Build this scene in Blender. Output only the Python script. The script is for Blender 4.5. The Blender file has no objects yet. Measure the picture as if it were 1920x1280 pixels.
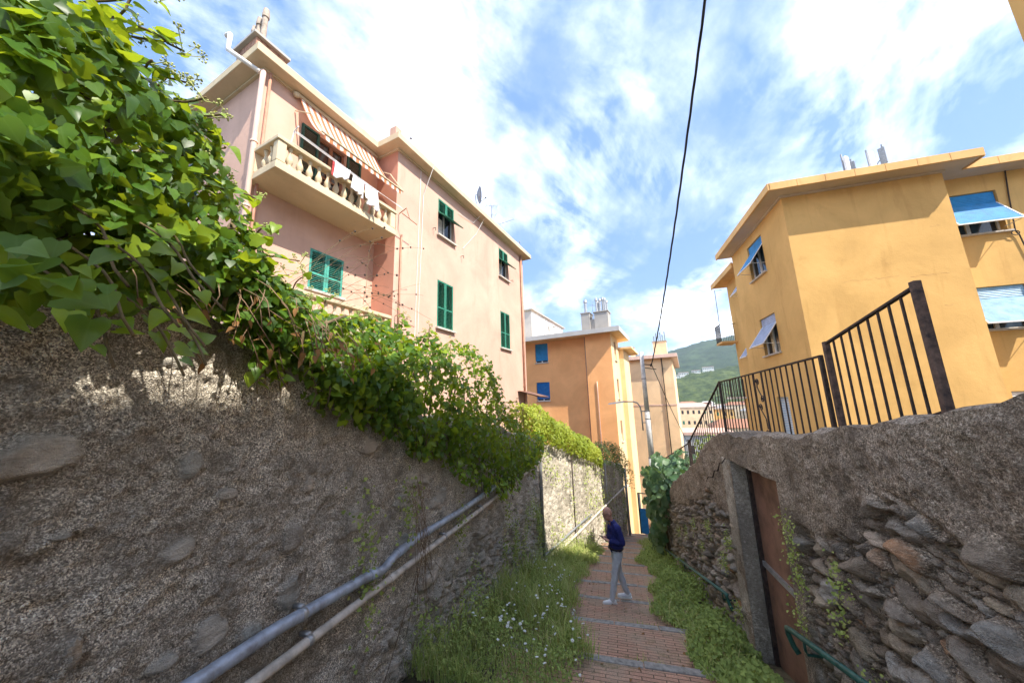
import bpy, math, random
import numpy as np
from mathutils import Vector, Matrix
rng = np.random.default_rng(7); random.seed(7)
SC = bpy.context.scene; COL = SC.collection
rad = math.radians; sin = math.sin; cos = math.cos; pi = math.pi

# ------------------------------------------------------------------ helpers
class MB:
    """collects shapes for ONE mesh object"""
    def __init__(s): s.v = []; s.f = []; s.mi = []; s.m = 0
    def add(s, vs, fs):
        o = len(s.v); s.v += [tuple(p) for p in vs]; s.f += [tuple(i+o for i in f) for f in fs]; s.mi += [s.m]*len(fs)
    def quad(s, *p): s.add(p, [tuple(range(len(p)))])
    def box(s, x0, x1, y0, y1, z0, z1):
        s.add([(x0,y0,z0),(x1,y0,z0),(x1,y1,z0),(x0,y1,z0),(x0,y0,z1),(x1,y0,z1),(x1,y1,z1),(x0,y1,z1)],
              [(3,2,1,0),(4,5,6,7),(0,1,5,4),(1,2,6,5),(2,3,7,6),(3,0,4,7)])
    def obox(s, c, a, b, d):
        """box of half axes a, b, d about c"""
        c, a, b, d = map(Vector, (c, a, b, d)); vs = []
        for k in (-1, 1):
            for i, j in ((-1,-1),(1,-1),(1,1),(-1,1)): vs.append(c+a*i+b*j+d*k)
        s.add(vs, [(3,2,1,0),(4,5,6,7),(0,1,5,4),(1,2,6,5),(2,3,7,6),(3,0,4,7)])
    def bar(s, p, q, w, h=None, up=(0,0,1)):
        p, q = Vector(p), Vector(q); d = (q-p); u = Vector(up)
        a = d.cross(u)
        if a.length < 1e-6: a = d.cross(Vector((1,0,0)))
        a.normalize(); b = a.cross(d).normalized(); h = h or w
        s.obox((p+q)/2, d/2, a*w/2, b*h/2)
    def tube(s, pts, r, n=8, cap=True):
        pts = [Vector(p) for p in pts]; N = len(pts); rs = r if hasattr(r, '__len__') else [r]*N
        ref = None; vs = []
        for i, p in enumerate(pts):
            t = (pts[min(i+1,N-1)]-pts[max(i-1,0)]).normalized()
            if ref is None: ref = t.orthogonal().normalized()
            ref = (ref - t*ref.dot(t)).normalized(); b = t.cross(ref)
            for k in range(n):
                a = 2*pi*k/n; vs.append(p+(ref*cos(a)+b*sin(a))*rs[i])
        fs = [(i*n+k, i*n+(k+1)%n, (i+1)*n+(k+1)%n, (i+1)*n+k) for i in range(N-1) for k in range(n)]
        if cap: fs += [tuple(range(n-1,-1,-1)), tuple((N-1)*n+k for k in range(n))]
        s.add(vs, fs)
    def lathe(s, prof, o=(0,0,0), n=12, axis=(0,0,1)):
        o = Vector(o); ax = Vector(axis).normalized()
        s.tube([o+ax*h for h, r in prof], [max(r,1e-4) for h, r in prof], n)
    def prism(s, poly, z0, z1):
        n = len(poly)
        s.add([(x,y,z0) for x,y in poly]+[(x,y,z1) for x,y in poly],
              [tuple(range(n-1,-1,-1)), tuple(range(n,2*n))]+[(i,(i+1)%n,n+(i+1)%n,n+i) for i in range(n)])
    def ball(s, c, r, n=8, m=5, rot=None):
        c = Vector(c); r = Vector(r) if hasattr(r,'__len__') else Vector((r,r,r)); vs = []
        for j in range(1, m):
            t = pi*j/m
            for k in range(n):
                a = 2*pi*k/n; p = Vector((r.x*sin(t)*cos(a), r.y*sin(t)*sin(a), r.z*cos(t)))
                vs.append(c+(rot@p if rot else p))
        top = Vector((0,0,r.z)); vs += [c+(rot@top if rot else top), c-(rot@top if rot else top)]
        T = len(vs)-2; fs = [(j*n+k,(j+1)*n+k,(j+1)*n+(k+1)%n,j*n+(k+1)%n) for j in range(m-2) for k in range(n)]
        fs += [(T,k,(k+1)%n) for k in range(n)]+[(T+1,(m-2)*n+(k+1)%n,(m-2)*n+k) for k in range(n)]
        s.add(vs, fs)
    def wall(s, P, ud, nd, L, z0, z1, holes=(), depth=.18):
        """wall face from P along ud (length L) with recessed openings (a0,a1,z0,z1)"""
        P, ud, nd = Vector(P), Vector(ud), Vector(nd)
        A = sorted({0, L, *[h[0] for h in holes], *[h[1] for h in holes]}); Z = sorted({z0, z1, *[h[2] for h in holes], *[h[3] for h in holes]})
        at = lambda a, z, d=0: P+ud*a+Vector((0,0,z))-nd*d
        for a0, a1 in zip(A, A[1:]):
            for b0, b1 in zip(Z, Z[1:]):
                if any(h[0] <= (a0+a1)/2 <= h[1] and h[2] <= (b0+b1)/2 <= h[3] for h in holes): continue
                s.quad(at(a0,b0), at(a1,b0), at(a1,b1), at(a0,b1))
        for a0, a1, b0, b1 in holes:
            for (c, d) in (((a0,b0),(a1,b0)),((a1,b0),(a1,b1)),((a1,b1),(a0,b1)),((a0,b1),(a0,b0))):
                s.quad(at(*c), at(*d), at(*d, depth), at(*c, depth))
    def build(s, name, mat, parent=None, smooth=False, bevel=0):
        me = bpy.data.meshes.new(name); me.from_pydata(s.v, [], s.f); me.update()
        mats = mat if isinstance(mat, (list, tuple)) else [mat]
        for m in mats: me.materials.append(m)
        if len(mats) > 1: me.polygons.foreach_set('material_index', s.mi)
        if smooth: me.polygons.foreach_set('use_smooth', [True]*len(me.polygons))
        o = bpy.data.objects.new(name, me); COL.objects.link(o)
        if parent: o.parent = parent
        if bevel:
            b = o.modifiers.new('bevel', 'BEVEL'); b.width = bevel; b.segments = 2; b.limit_method = 'ANGLE'
        return o

def tag(o, label, cat, group=None, kind=None):
    o['label'] = label; o['category'] = cat
    if group: o['group'] = group
    if kind: o['kind'] = kind
    return o
def thing(name, label, cat, loc=(0,0,0), rz=0, group=None):
    o = bpy.data.objects.new(name, None); COL.objects.link(o); o.empty_display_size = .2
    o.location = loc; o.rotation_euler = (0,0,rz); return tag(o, label, cat, group)
def struct(o): o['kind'] = 'structure'; return o
def raw_mesh(name, V, F, mat, parent=None, smooth=False, attrs=None):
    """numpy arrays V (n,3), F (m,k) -> object, with optional float point attributes"""
    V = np.asarray(V, np.float32); F = np.asarray(F, np.int32); k = F.shape[1]
    me = bpy.data.meshes.new(name); me.vertices.add(len(V)); me.vertices.foreach_set('co', V.ravel())
    me.loops.add(F.size); me.loops.foreach_set('vertex_index', F.ravel())
    me.polygons.add(len(F)); me.polygons.foreach_set('loop_start', np.arange(0, F.size, k, dtype=np.int32))
    me.polygons.foreach_set('loop_total', np.full(len(F), k, np.int32))
    if smooth: me.polygons.foreach_set('use_smooth', np.ones(len(F), bool))
    me.update(); me.validate()
    for a, d in (attrs or {}).items():
        at = me.attributes.new(a, 'FLOAT', 'POINT'); at.data.foreach_set('value', np.asarray(d, np.float32))
    me.materials.append(mat)
    o = bpy.data.objects.new(name, me); COL.objects.link(o)
    if parent: o.parent = parent
    return o
def hash3(i, j, k, s=0):
    h = (i*374761393 + j*668265263 + k*2147483647 + s*974634777) & 0xffffffff
    h = ((h ^ (h >> 13))*1274126177) & 0xffffffff; h = h ^ (h >> 16)
    return (h & 0xffff)/65535.
def vnoise(p, s=0):
    p = np.asarray(p, float); i = np.floor(p).astype(np.int64); f = p-i; f = f*f*(3-2*f); r = 0
    for dx in (0,1):
        for dy in (0,1):
            for dz in (0,1):
                w = (f[:,0] if dx else 1-f[:,0])*(f[:,1] if dy else 1-f[:,1])*(f[:,2] if dz else 1-f[:,2])
                r = r + w*hash3(i[:,0]+dx, i[:,1]+dy, i[:,2]+dz, s)
    return r*2-1
def fbm(p, octv=4, s=0):
    a, r = 1., 0; p = np.asarray(p, float)
    for o in range(octv): r = r+a*vnoise(p, s+o); p = p*2.03+11.3; a *= .5
    return r
def smooth(a, b, x):
    t = np.clip((x-a)/(b-a), 0, 1); return t*t*(3-2*t)

# ------------------------------------------------------------------ materials
def new_mat(name):
    m = bpy.data.materials.new(name); m.use_nodes = True; nt = m.node_tree; nt.nodes.clear()
    out = nt.nodes.new('ShaderNodeOutputMaterial'); b = nt.nodes.new('ShaderNodeBsdfPrincipled')
    nt.links.new(b.outputs[0], out.inputs[0]); return m, nt, b, out
def N(nt, t, **k):
    n = nt.nodes.new(t)
    for a, v in k.items():
        if a.startswith('i_'): n.inputs[a[2:].replace('_',' ')].default_value = v
        else: setattr(n, a, v)
    return n
def noise(nt, vec, scale, detail=5, rough=.6, stretch=None, dist=0):
    if stretch:
        mp = N(nt, 'ShaderNodeMapping'); mp.inputs['Scale'].default_value = stretch; nt.links.new(vec, mp.inputs[0]); vec = mp.outputs[0]
    n = N(nt, 'ShaderNodeTexNoise', i_Scale=scale, i_Detail=detail, i_Roughness=rough, i_Distortion=dist); nt.links.new(vec, n.inputs['Vector']); return n.outputs['Fac']
def ramp(nt, fac, stops):
    r = N(nt, 'ShaderNodeValToRGB'); e = r.color_ramp.elements
    while len(e) < len(stops): e.new(.5)
    for x, (p, c) in zip(e, stops): x.position = p; x.color = (*c, 1) if hasattr(c, '__len__') else (c,c,c,1)
    nt.links.new(fac, r.inputs[0]); return r.outputs[0]
def mixc(nt, fac, a, b, mode='MIX'):
    m = N(nt, 'ShaderNodeMix', data_type='RGBA', blend_type=mode)
    for s, v in ((0, fac), (6, a), (7, b)):
        if hasattr(v, 'is_output'): nt.links.new(v, m.inputs[s])
        elif s == 0: m.inputs[0].default_value = v
        else: m.inputs[s].default_value = (*v, 1) if len(v) == 3 else v
    return m.outputs[2]
def math_(nt, op, a, b=0, c=None):
    m = N(nt, 'ShaderNodeMath', operation=op)
    for i, v in enumerate((a, b) if c is None else (a, b, c)):
        if hasattr(v, 'is_output'): nt.links.new(v, m.inputs[i])
        else: m.inputs[i].default_value = v
    return m.outputs[0]
def bumpn(nt, b, h, strength, dist=.01):
    n = N(nt, 'ShaderNodeBump', i_Strength=strength, i_Distance=dist); nt.links.new(h, n.inputs['Height']); nt.links.new(n.outputs[0], b.inputs['Normal']); return n
def obj_coord(nt): return N(nt, 'ShaderNodeTexCoord').outputs['Object']

def simple(name, col, rough=.6, var=.15, scale=6, bump=0, bscale=60, metal=0, spec=.3, col2=None):
    m, nt, b, _ = new_mat(name); oc = obj_coord(nt)
    n = noise(nt, oc, scale, 6, .65); d = tuple(c*(1-var*1.6) for c in col) if col2 is None else col2
    l = tuple(min(1, c*(1+var*.8)) for c in col)
    nt.links.new(ramp(nt, n, [(.3, d), (.55, col), (.75, l)]), b.inputs['Base Color'])
    b.inputs['Roughness'].default_value = rough; b.inputs['Metallic'].default_value = metal; b.inputs['Specular IOR Level'].default_value = spec
    if bump: bumpn(nt, b, noise(nt, oc, bscale, 4, .6), bump)
    return m
def stucco(name, col, stain=(.5,.45,.4), amt=.35, light=None):
    """painted render: broad fading, vertical runs, fine grain"""
    m, nt, b, _ = new_mat(name); oc = obj_coord(nt)
    big = ramp(nt, noise(nt, oc, .55, 6, .62, dist=.6), [(.32, 0.), (.68, 1.)])
    light = light or tuple(min(1, c*1.12+.01) for c in col)
    c = mixc(nt, big, tuple(x*.88 for x in col), light)
    runs = ramp(nt, noise(nt, oc, 3.2, 6, .62, stretch=(1,1,.12), dist=.4), [(.55, 0.), (.82, 1.)])
    c = mixc(nt, math_(nt, 'MULTIPLY', runs, amt), c, tuple(a*s for a, s in zip(col, stain)))
    blot = ramp(nt, noise(nt, oc, 1.7, 8, .72), [(.6, 0.), (.8, 1.)])
    c = mixc(nt, math_(nt, 'MULTIPLY', blot, amt*.8), c, tuple(a*s*.9 for a, s in zip(col, stain)))
    nt.links.new(c, b.inputs['Base Color']); b.inputs['Roughness'].default_value = .92; b.inputs['Specular IOR Level'].default_value = .12
    h = math_(nt, 'ADD', noise(nt, oc, 45, 5, .6), math_(nt, 'MULTIPLY', noise(nt, oc, 3, 3), 2.5))
    bumpn(nt, b, h, .25, .012); return m
def foliage(name, stops, trans=.45, rough=.45, spec=.35, tcol=(.30,.42,.04)):
    """leaves: colour differs from leaf to leaf (attribute rnd), light passes through"""
    m, nt, b, out = new_mat(name)
    a = N(nt, 'ShaderNodeAttribute', attribute_name='rnd'); c = ramp(nt, a.outputs['Fac'], stops)
    oc = obj_coord(nt); c = mixc(nt, math_(nt, 'MULTIPLY', noise(nt, oc, 40, 4), .35), c, tuple(x*1.3 for x in stops[min(2,len(stops)-1)][1]))
    vn = N(nt, 'ShaderNodeAttribute', attribute_name='vein').outputs['Fac']; c = mixc(nt, math_(nt, 'MULTIPLY', ramp(nt, vn, [(.84, 0.), (.98, 1.)]), .2), c, tuple(min(1, x*1.3+.05) for x in stops[min(2,len(stops)-1)][1]))
    c = mixc(nt, math_(nt, 'MULTIPLY', ramp(nt, noise(nt, oc, 75, 3, .7), [(.64, 0.), (.72, 1.)]), .18), c, (.20,.16,.05))
    nt.links.new(c, b.inputs['Base Color']); b.inputs['Roughness'].default_value = rough; b.inputs['Specular IOR Level'].default_value = spec
    t = N(nt, 'ShaderNodeBsdfTranslucent'); nt.links.new(mixc(nt, .65, c, tcol), t.inputs[0])
    mx = N(nt, 'ShaderNodeMixShader'); mx.inputs[0].default_value = trans
    nt.links.new(b.outputs[0], mx.inputs[1]); nt.links.new(t.outputs[0], mx.inputs[2]); nt.links.new(mx.outputs[0], out.inputs[0]); return m
def rubble(name, dark, mid, pale, plaster, stonecols, grain=60, moss=.25, agc=1.):
    """old wall: attribute stone = 1 on a stone's face, 0 in mortar; rnd = that stone's own tone"""
    m, nt, b, _ = new_mat(name); oc = obj_coord(nt)
    runs = ramp(nt, noise(nt, oc, 2.6, 7, .65, stretch=(1,1,.16), dist=.5), [(.50, 0.), (.66, 1.)])
    st = N(nt, 'ShaderNodeAttribute', attribute_name='stone').outputs['Fac']; rn = N(nt, 'ShaderNodeAttribute', attribute_name='rnd').outputs['Fac']
    g1 = noise(nt, oc, grain, 8, .78); g2 = noise(nt, oc, grain*.22, 6, .7); g3 = noise(nt, oc, 1.1, 5, .6)
    grit = ramp(nt, g1, [(.39, dark), (.465, mid), (.53, plaster), (.61, pale)])
    blot = ramp(nt, g2, [(.32, tuple(x*.45 for x in mid)), (.5, mid), (.68, plaster)])
    pit = ramp(nt, noise(nt, oc, grain*.5, 6, .8, dist=.5), [(.36, 1.), (.42, 0.)]); c = mixc(nt, math_(nt, 'MULTIPLY', pit, .5), mixc(nt, .22, grit, blot), tuple(x*.7 for x in dark))
    agg = N(nt, 'ShaderNodeTexVoronoi', i_Scale=grain*3.1, i_Randomness=1.); nt.links.new(mixc(nt, .02, oc, N(nt, 'ShaderNodeTexNoise', i_Scale=30.).outputs['Color']), agg.inputs['Vector'])
    ag = ramp(nt, N_sep(nt, agg.outputs['Color']), [(.10, dark), (.42, mid), (.72, plaster), (.97, pale)]); c = mixc(nt, .30*agc, c, ag); c = mixc(nt, 1., c, math_(nt, 'MULTIPLY_ADD', math_(nt, 'POWER', N_sep(nt, agg.outputs['Color']), 1.6), 1.25*agc, 1-.48*agc), 'MULTIPLY')
    g4 = noise(nt, oc, 4.5, 7, .72, dist=.4); c = mixc(nt, math_(nt, 'MULTIPLY', ramp(nt, g4, [(.38, 1.), (.52, 0.)]), .62), c, tuple(x*.42 for x in mid))
    c = mixc(nt, math_(nt, 'MULTIPLY', ramp(nt, g3, [(.36, 1.), (.60, 0.)]), .62), c, tuple(x*.55 for x in mid))
    vor = N(nt, 'ShaderNodeTexVoronoi', i_Scale=grain*.55); nt.links.new(oc, vor.inputs['Vector'])
    peb = ramp(nt, vor.outputs['Distance'], [(.16, 1.), (.3, 0.)])
    sel = ramp(nt, N_sep(nt, vor.outputs['Color']), [(.72, 0.), (.8, 1.)])
    c = mixc(nt, math_(nt, 'MULTIPLY', math_(nt, 'MULTIPLY', peb, sel), .22), c, tuple(min(1, x*1.25) for x in pale))
    sc = ramp(nt, rn, stonecols); lay = noise(nt, oc, 14, 7, .7, stretch=(1,.7,3.5), dist=.7)
    sc = mixc(nt, math_(nt, 'MULTIPLY', ramp(nt, lay, [(.36, 1.), (.6, 0.)]), .6), sc, tuple(x*.45 for x in mid))
    sc = mixc(nt, math_(nt, 'MULTIPLY', ramp(nt, g1, [(.5, 0.), (.7, 1.)]), .3), sc, pale)
    c = mixc(nt, st, c, sc)
    c = mixc(nt, math_(nt, 'MULTIPLY', runs, .42), c, tuple(x*.4 for x in mid))
    ms = ramp(nt, noise(nt, oc, 2.3, 7, .7), [(.58, 0.), (.72, 1.)])
    c = mixc(nt, math_(nt, 'MULTIPLY', ms, moss), c, (.10,.105,.035))
    nt.links.new(c, b.inputs['Base Color']); b.inputs['Roughness'].default_value = .95; b.inputs['Specular IOR Level'].default_value = .15
    h = math_(nt, 'ADD', math_(nt, 'ADD', math_(nt, 'SUBTRACT', math_(nt, 'MULTIPLY', g1, .7), math_(nt, 'MULTIPLY', agg.outputs['Distance'], .5)), g2), math_(nt, 'MULTIPLY', lay, math_(nt, 'MULTIPLY', st, .8)))
    bumpn(nt, b, h, .9, .022); return m
def N_sep(nt, col):
    s = N(nt, 'ShaderNodeSeparateColor'); nt.links.new(col, s.inputs[0]); return s.outputs[0]
def glass_mat(name, col=(.02,.025,.03)):
    m, nt, b, _ = new_mat(name); oc = obj_coord(nt)
    nt.links.new(ramp(nt, noise(nt, oc, 2, 3), [(.3, col), (.7, tuple(c*1.8 for c in col))]), b.inputs['Base Color'])
    b.inputs['Roughness'].default_value = .08; b.inputs['Specular IOR Level'].default_value = .6; return m
def stripes(name, a, b_, period, axis):
    m, nt, b, _ = new_mat(name); oc = obj_coord(nt); sx = N(nt, 'ShaderNodeSeparateXYZ'); nt.links.new(oc, sx.inputs[0])
    w = math_(nt, 'FRACT', math_(nt, 'DIVIDE', sx.outputs[axis], period)); k = math_(nt, 'GREATER_THAN', w, .5)
    dirt = math_(nt, 'MULTIPLY', ramp(nt, noise(nt, oc, 5, 6, .7), [(.4,0.),(.8,1.)]), .25)
    c = mixc(nt, dirt, mixc(nt, k, a, b_), (.35,.27,.2)); nt.links.new(c, b.inputs['Base Color']); b.inputs['Roughness'].default_value = .85
    bumpn(nt, b, noise(nt, oc, 9, 4), .25, .03)
    out = [n for n in nt.nodes if n.type == 'OUTPUT_MATERIAL'][0]; t = N(nt, 'ShaderNodeBsdfTranslucent'); nt.links.new(c, t.inputs[0])
    mx = N(nt, 'ShaderNodeMixShader'); mx.inputs[0].default_value = .35; nt.links.new(b.outputs[0], mx.inputs[1]); nt.links.new(t.outputs[0], mx.inputs[2]); nt.links.new(mx.outputs[0], out.inputs[0])
    return m
def brick_mat():
    m, nt, b, _ = new_mat('brick_paving'); oc = obj_coord(nt)
    wob = mixc(nt, .022, oc, N(nt, 'ShaderNodeTexNoise', i_Scale=3.).outputs['Color'])
    br = N(nt, 'ShaderNodeTexBrick', i_Scale=1., i_Mortar_Size=.0055, i_Brick_Width=.23, i_Row_Height=.062, i_Bias=-.1, i_Mortar_Smooth=.25)
    br.inputs['Color1'].default_value = (.60,.335,.225,1); br.inputs['Color2'].default_value = (.45,.25,.17,1); br.inputs['Mortar'].default_value = (.10,.075,.045,1)
    nt.links.new(oc, br.inputs['Vector'])
    g = noise(nt, oc, 2.2, 7, .68); c = mixc(nt, math_(nt, 'MULTIPLY', ramp(nt, g, [(.38,0.),(.64,1.)]), .7), br.outputs['Color'], (.38,.30,.21))
    f = noise(nt, oc, 70, 4, .7); c = mixc(nt, math_(nt, 'MULTIPLY', ramp(nt, f, [(.35,1.),(.6,0.)]), .45), c, (.10,.07,.05))
    ms = ramp(nt, noise(nt, oc, 5, 7, .75), [(.54,0.),(.68,1.)]); c = mixc(nt, math_(nt, 'MULTIPLY', ms, .6), c, (.10,.11,.035))
    nt.links.new(c, b.inputs['Base Color']); b.inputs['Roughness'].default_value = .9; b.inputs['Specular IOR Level'].default_value = .2
    h = math_(nt, 'ADD', math_(nt, 'MULTIPLY', br.outputs['Fac'], -1.), math_(nt, 'MULTIPLY', f, .5)); bumpn(nt, b, h, .8, .008); return m

M = {}
M['pink'] = stucco('pink_render', (.575,.37,.285), (.66,.60,.55), .42)
M['pink_shade'] = stucco('shaded_pink_render', (.50,.24,.165), (.8,.75,.7), .25)  # deeper copy of the pink: the return wall's shade put into the colour
M['cream'] = stucco('cream_concrete', (.58,.475,.32), (.55,.5,.45), .45)
M['yellow'] = stucco('yellow_render', (.645,.395,.14), (.55,.47,.40), .48)
M['yellow_eave'] = stucco('yellow_eave', (.72,.45,.19), (.5,.42,.36), .55)
M['soffit'] = stucco('grey_soffit', (.55,.46,.36), (.8,.8,.8), .3)
M['orange'] = stucco('orange_render', (.93,.455,.19), (.82,.78,.74), .18)
M['orange_pale'] = stucco('pale_orange_render', (.84,.60,.33), (.8,.75,.7), .25)
M['beige'] = stucco('beige_render', (.86,.62,.37), (.85,.82,.78), .2)
M['white_wall'] = stucco('white_render', (.74,.72,.68), (.8,.8,.78), .3)
M['concrete'] = stucco('grey_concrete', (.42,.40,.37), (.6,.58,.55), .5)
M['greyband'] = stucco('grey_eave', (.46,.45,.43), (.7,.68,.65), .4)
M['jamb'] = stucco('old_concrete', (.33,.305,.26), (.45,.43,.38), .8)
M['green'] = simple('green_shutter_paint', (.035,.20,.125), .45, .25, 9, .1)
M['teal'] = simple('faded_teal_paint', (.07,.34,.27), .6, .3, 8, .1)
M['darkgreen'] = simple('dark_green_paint', (.015,.085,.07), .5, .25, 8)
M['blue'] = simple('blue_blind', (.03,.25,.55), .5, .18, 4)
M['bluedeep'] = simple('deep_blue_blind', (.008,.14,.42), .5, .18, 4)
M['paleblue'] = simple('pale_blue_blind', (.28,.46,.62), .5, .2, 4)
M['greyblind'] = simple('grey_blue_blind', (.33,.40,.55), .5, .2, 4)
M['brownblind'] = simple('brown_blind', (.30,.16,.10), .6, .2, 4)
M['tanblind'] = simple('tan_blind', (.48,.33,.24), .6, .2, 4)
M['white'] = simple('white_paint', (.78,.77,.74), .5, .12, 5)
M['stone_sill'] = simple('pale_sill', (.55,.50,.44), .8, .2, 10, .2)
M['glass'] = glass_mat('dark_glass')
M['room'] = simple('dark_room', (.03,.025,.022), .9, .3, 2)
M['wood'] = simple('brown_wood', (.22,.115,.07), .5, .3, 12)
M['curtain'] = simple('pale_curtain', (.6,.58,.55), .9, .2, 14)
M['copper'] = simple('painted_drainpipe', (.47,.24,.16), .5, .2, 5)
M['pinkpipe'] = simple('pale_pink_pipe', (.74,.52,.42), .5, .12, 5)
M['galv'] = simple('galvanised_steel', (.42,.43,.44), .42, .2, 14, .08, metal=.6)
M['galvblue'] = simple('zinc_blue_pipe', (.40,.45,.53), .45, .3, 9, .12, 40, .25, col2=(.20,.20,.215))
M['beigepipe'] = simple('weathered_beige_pipe', (.58,.52,.44), .65, .3, 10, .15, 50)
M['steel'] = simple('dull_steel', (.30,.31,.32), .45, .25, 20, metal=.5)
M['iron'] = simple('rusty_black_iron', (.065,.046,.038), .7, .5, 22, .35, 90, .2, col2=(.02,.018,.018))
M['rust'] = simple('rusty_post', (.12,.078,.06), .85, .6, 16, .5, 60, col2=(.02,.018,.02))
M['doormetal'] = simple('brown_metal_door', (.26,.145,.10), .6, .35, 4, .15, 40, .15)
M['greenrail'] = simple('green_rail_paint', (.03,.105,.082), .4, .35, 18, .12, 60)
M['pole'] = simple('grey_pole', (.56,.56,.54), .55, .22, 6, .1)
M['cable'] = simple('black_cable', (.02,.02,.021), .6, .2, 30)
M['pot'] = simple('flue_pot', (.44,.36,.29), .85, .3, 7, .2)
M['oldbrick'] = simple('old_brick', (.40,.22,.15), .9, .4, 14, .5, 30)
M['tile'] = simple('roof_tile', (.36,.17,.10), .9, .35, 10, .4, 20)
M['awning'] = stripes('striped_awning', (.62,.20,.08), (.80,.74,.66), .175, 1)
M['linen'] = simple('white_linen', (.80,.78,.80), .9, .06, 6, .3, 25)
M['redcloth'] = simple('red_cloth', (.45,.06,.06), .9, .2, 9, .3, 25)
M['kerb'] = simple('kerb_stone', (.30,.28,.25), .85, .35, 16, .5, 60)
M['soil'] = simple('soil', (.115,.095,.055), .95, .5, 9, .8, 30)
M['brick'] = brick_mat()
M['skin'] = simple('skin', (.56,.29,.20), .5, .1, 20)
M['shirt'] = simple('navy_shirt', (.022,.026,.14), .8, .3, 9, .5, 30)
M['trouser'] = simple('grey_trousers', (.56,.57,.60), .85, .12, 7, .5, 25)
M['shoe'] = simple('white_shoes', (.80,.80,.80), .6, .06, 20)
M['leather'] = simple('black_leather', (.012,.011,.011), .4, .2, 20)
M['twig'] = simple('dry_twig', (.27,.18,.11), .9, .4, 20)
M['vine'] = simple('vine_stem', (.16,.12,.06), .9, .4, 20)
M['umbel'] = simple('ivy_umbels', (.42,.46,.16), .7, .3, 30)
M['petal'] = simple('white_petals', (.82,.82,.76), .8, .05, 30)
M['bark'] = simple('bark', (.12,.09,.06), .95, .4, 10, .6, 25)
M['ivy'] = foliage('ivy_leaves', [(0,(.016,.050,.014)),(.3,(.036,.105,.017)),(.6,(.10,.20,.02)),(.95,(.32,.42,.03)),(1,(.52,.40,.05))], .42, .38, .30, (.60,.70,.02))
M['lime'] = foliage('lime_leaves', [(0,(.10,.17,.02)),(.5,(.24,.33,.035)),(1,(.42,.46,.08))], .48, .5, .3, (.58,.6,.05))
M['shrub'] = foliage('dark_shrub_leaves', [(0,(.02,.05,.02)),(.6,(.06,.115,.035)),(1,(.14,.18,.05))], .3, .5, .3)
M['bigleaf'] = foliage('climber_leaves', [(0,(.030,.080,.038)),(.6,(.065,.145,.062)),(1,(.13,.22,.085))], .3, .42, .5, (.2,.32,.05))
M['weed'] = foliage('weed_leaves', [(0,(.11,.18,.05)),(.45,(.26,.36,.085)),(.8,(.46,.50,.15)),(1,(.64,.53,.29))], .32, .65, .2, (.30,.36,.06))
M['deadleaf'] = foliage('dead_leaves', [(0,(.16,.08,.03)),(1,(.34,.18,.07))], .3, .7, .2, (.4,.2,.05))
M['jamb'] = rubble('old_concrete', (.22,.19,.15), (.46,.41,.33), (.80,.74,.63), (.62,.56,.46), [(0,(.3,.3,.3)),(1,(.3,.3,.3))], 34, .35, .3)
STC = [(0,(0.280,0.249,0.217)),(.2,(0.476,0.399,0.315)),(.4,(0.350,0.350,0.329)),(.55,(0.616,0.504,0.364)),(.72,(0.406,0.322,0.245)),(.86,(0.588,0.560,0.504)),(.94,(0.840,0.742,0.602)),(1,(0.588,0.308,0.154))]
M['wall_left'] = rubble('rough_cast_wall', (.075,.063,.049), (.48,.42,.335), (.98,.92,.80), (.84,.755,.62), [(0,(.50,.44,.37)),(.35,(.74,.65,.53)),(.6,(.40,.42,.39)),(.85,(.86,.78,.66)),(1,(.56,.40,.25))], 62, .10)
M['wall_right'] = rubble('stone_wall', (.055,.043,.032), (.31,.245,.18), (.86,.75,.60), (.55,.445,.34), STC, 58, .22, .6)
M['wall_far'] = rubble('pale_wall', (.18,.15,.11), (.52,.46,.36), (.92,.86,.75), (.75,.68,.56), [(0,(.36,.32,.25)),(1,(.6,.53,.42))], 30, .35)

# ------------------------------------------------------------------ camera, sun, sky (eye at the origin, street runs down along +Y)
PITCH, ROLL, YAW = rad(10.9), rad(-1.62), rad(15.16)
zc = Vector((sin(ROLL)*cos(PITCH), cos(ROLL)*cos(PITCH), -sin(PITCH)))          # world up seen from the camera
fw = Vector((0,0,-1)); fw = (fw-zc*fw.dot(zc)).normalized(); rt = fw.cross(zc)
yc = fw*cos(YAW)+rt*sin(YAW); xc = yc.cross(zc)
cam = bpy.data.cameras.new('camera'); co = bpy.data.objects.new('camera', cam); COL.objects.link(co)
co.matrix_world = Matrix((xc, yc, zc)).to_4x4(); cam.lens = 12.0; cam.sensor_width = 36; cam.clip_start = .03; cam.clip_end = 6000
SC.camera = co
SUN_AZ, SUN_EL = rad(118), rad(47.5)
sd = Vector((sin(SUN_AZ)*cos(SUN_EL), cos(SUN_AZ)*cos(SUN_EL), sin(SUN_EL)))
sl = bpy.data.lights.new('sun', 'SUN'); sl.energy = 2.0; sl.angle = rad(.55); sl.color = (1, .93, .82)
so = bpy.data.objects.new('sun', sl); COL.objects.link(so); so.rotation_euler = sd.to_track_quat('Z', 'Y').to_euler(); so.location = sd*60
W = bpy.data.worlds.new('World'); SC.world = W; W.use_nodes = True; nt = W.node_tree; nt.nodes.clear()
wo = nt.nodes.new('ShaderNodeOutputWorld'); bg = nt.nodes.new('ShaderNodeBackground'); bg.inputs[1].default_value = .15
sky = N(nt, 'ShaderNodeTexSky', sky_type='NISHITA', sun_disc=False, sun_elevation=SUN_EL, sun_rotation=SUN_AZ, altitude=100, air_density=1., dust_density=.6, ozone_density=1.4)
tc = N(nt, 'ShaderNodeTexCoord'); sx = N(nt, 'ShaderNodeSeparateXYZ'); nt.links.new(tc.outputs['Generated'], sx.inputs[0])
zz = math_(nt, 'ADD', math_(nt, 'MAXIMUM', sx.outputs[2], 0.), .22)
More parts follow.
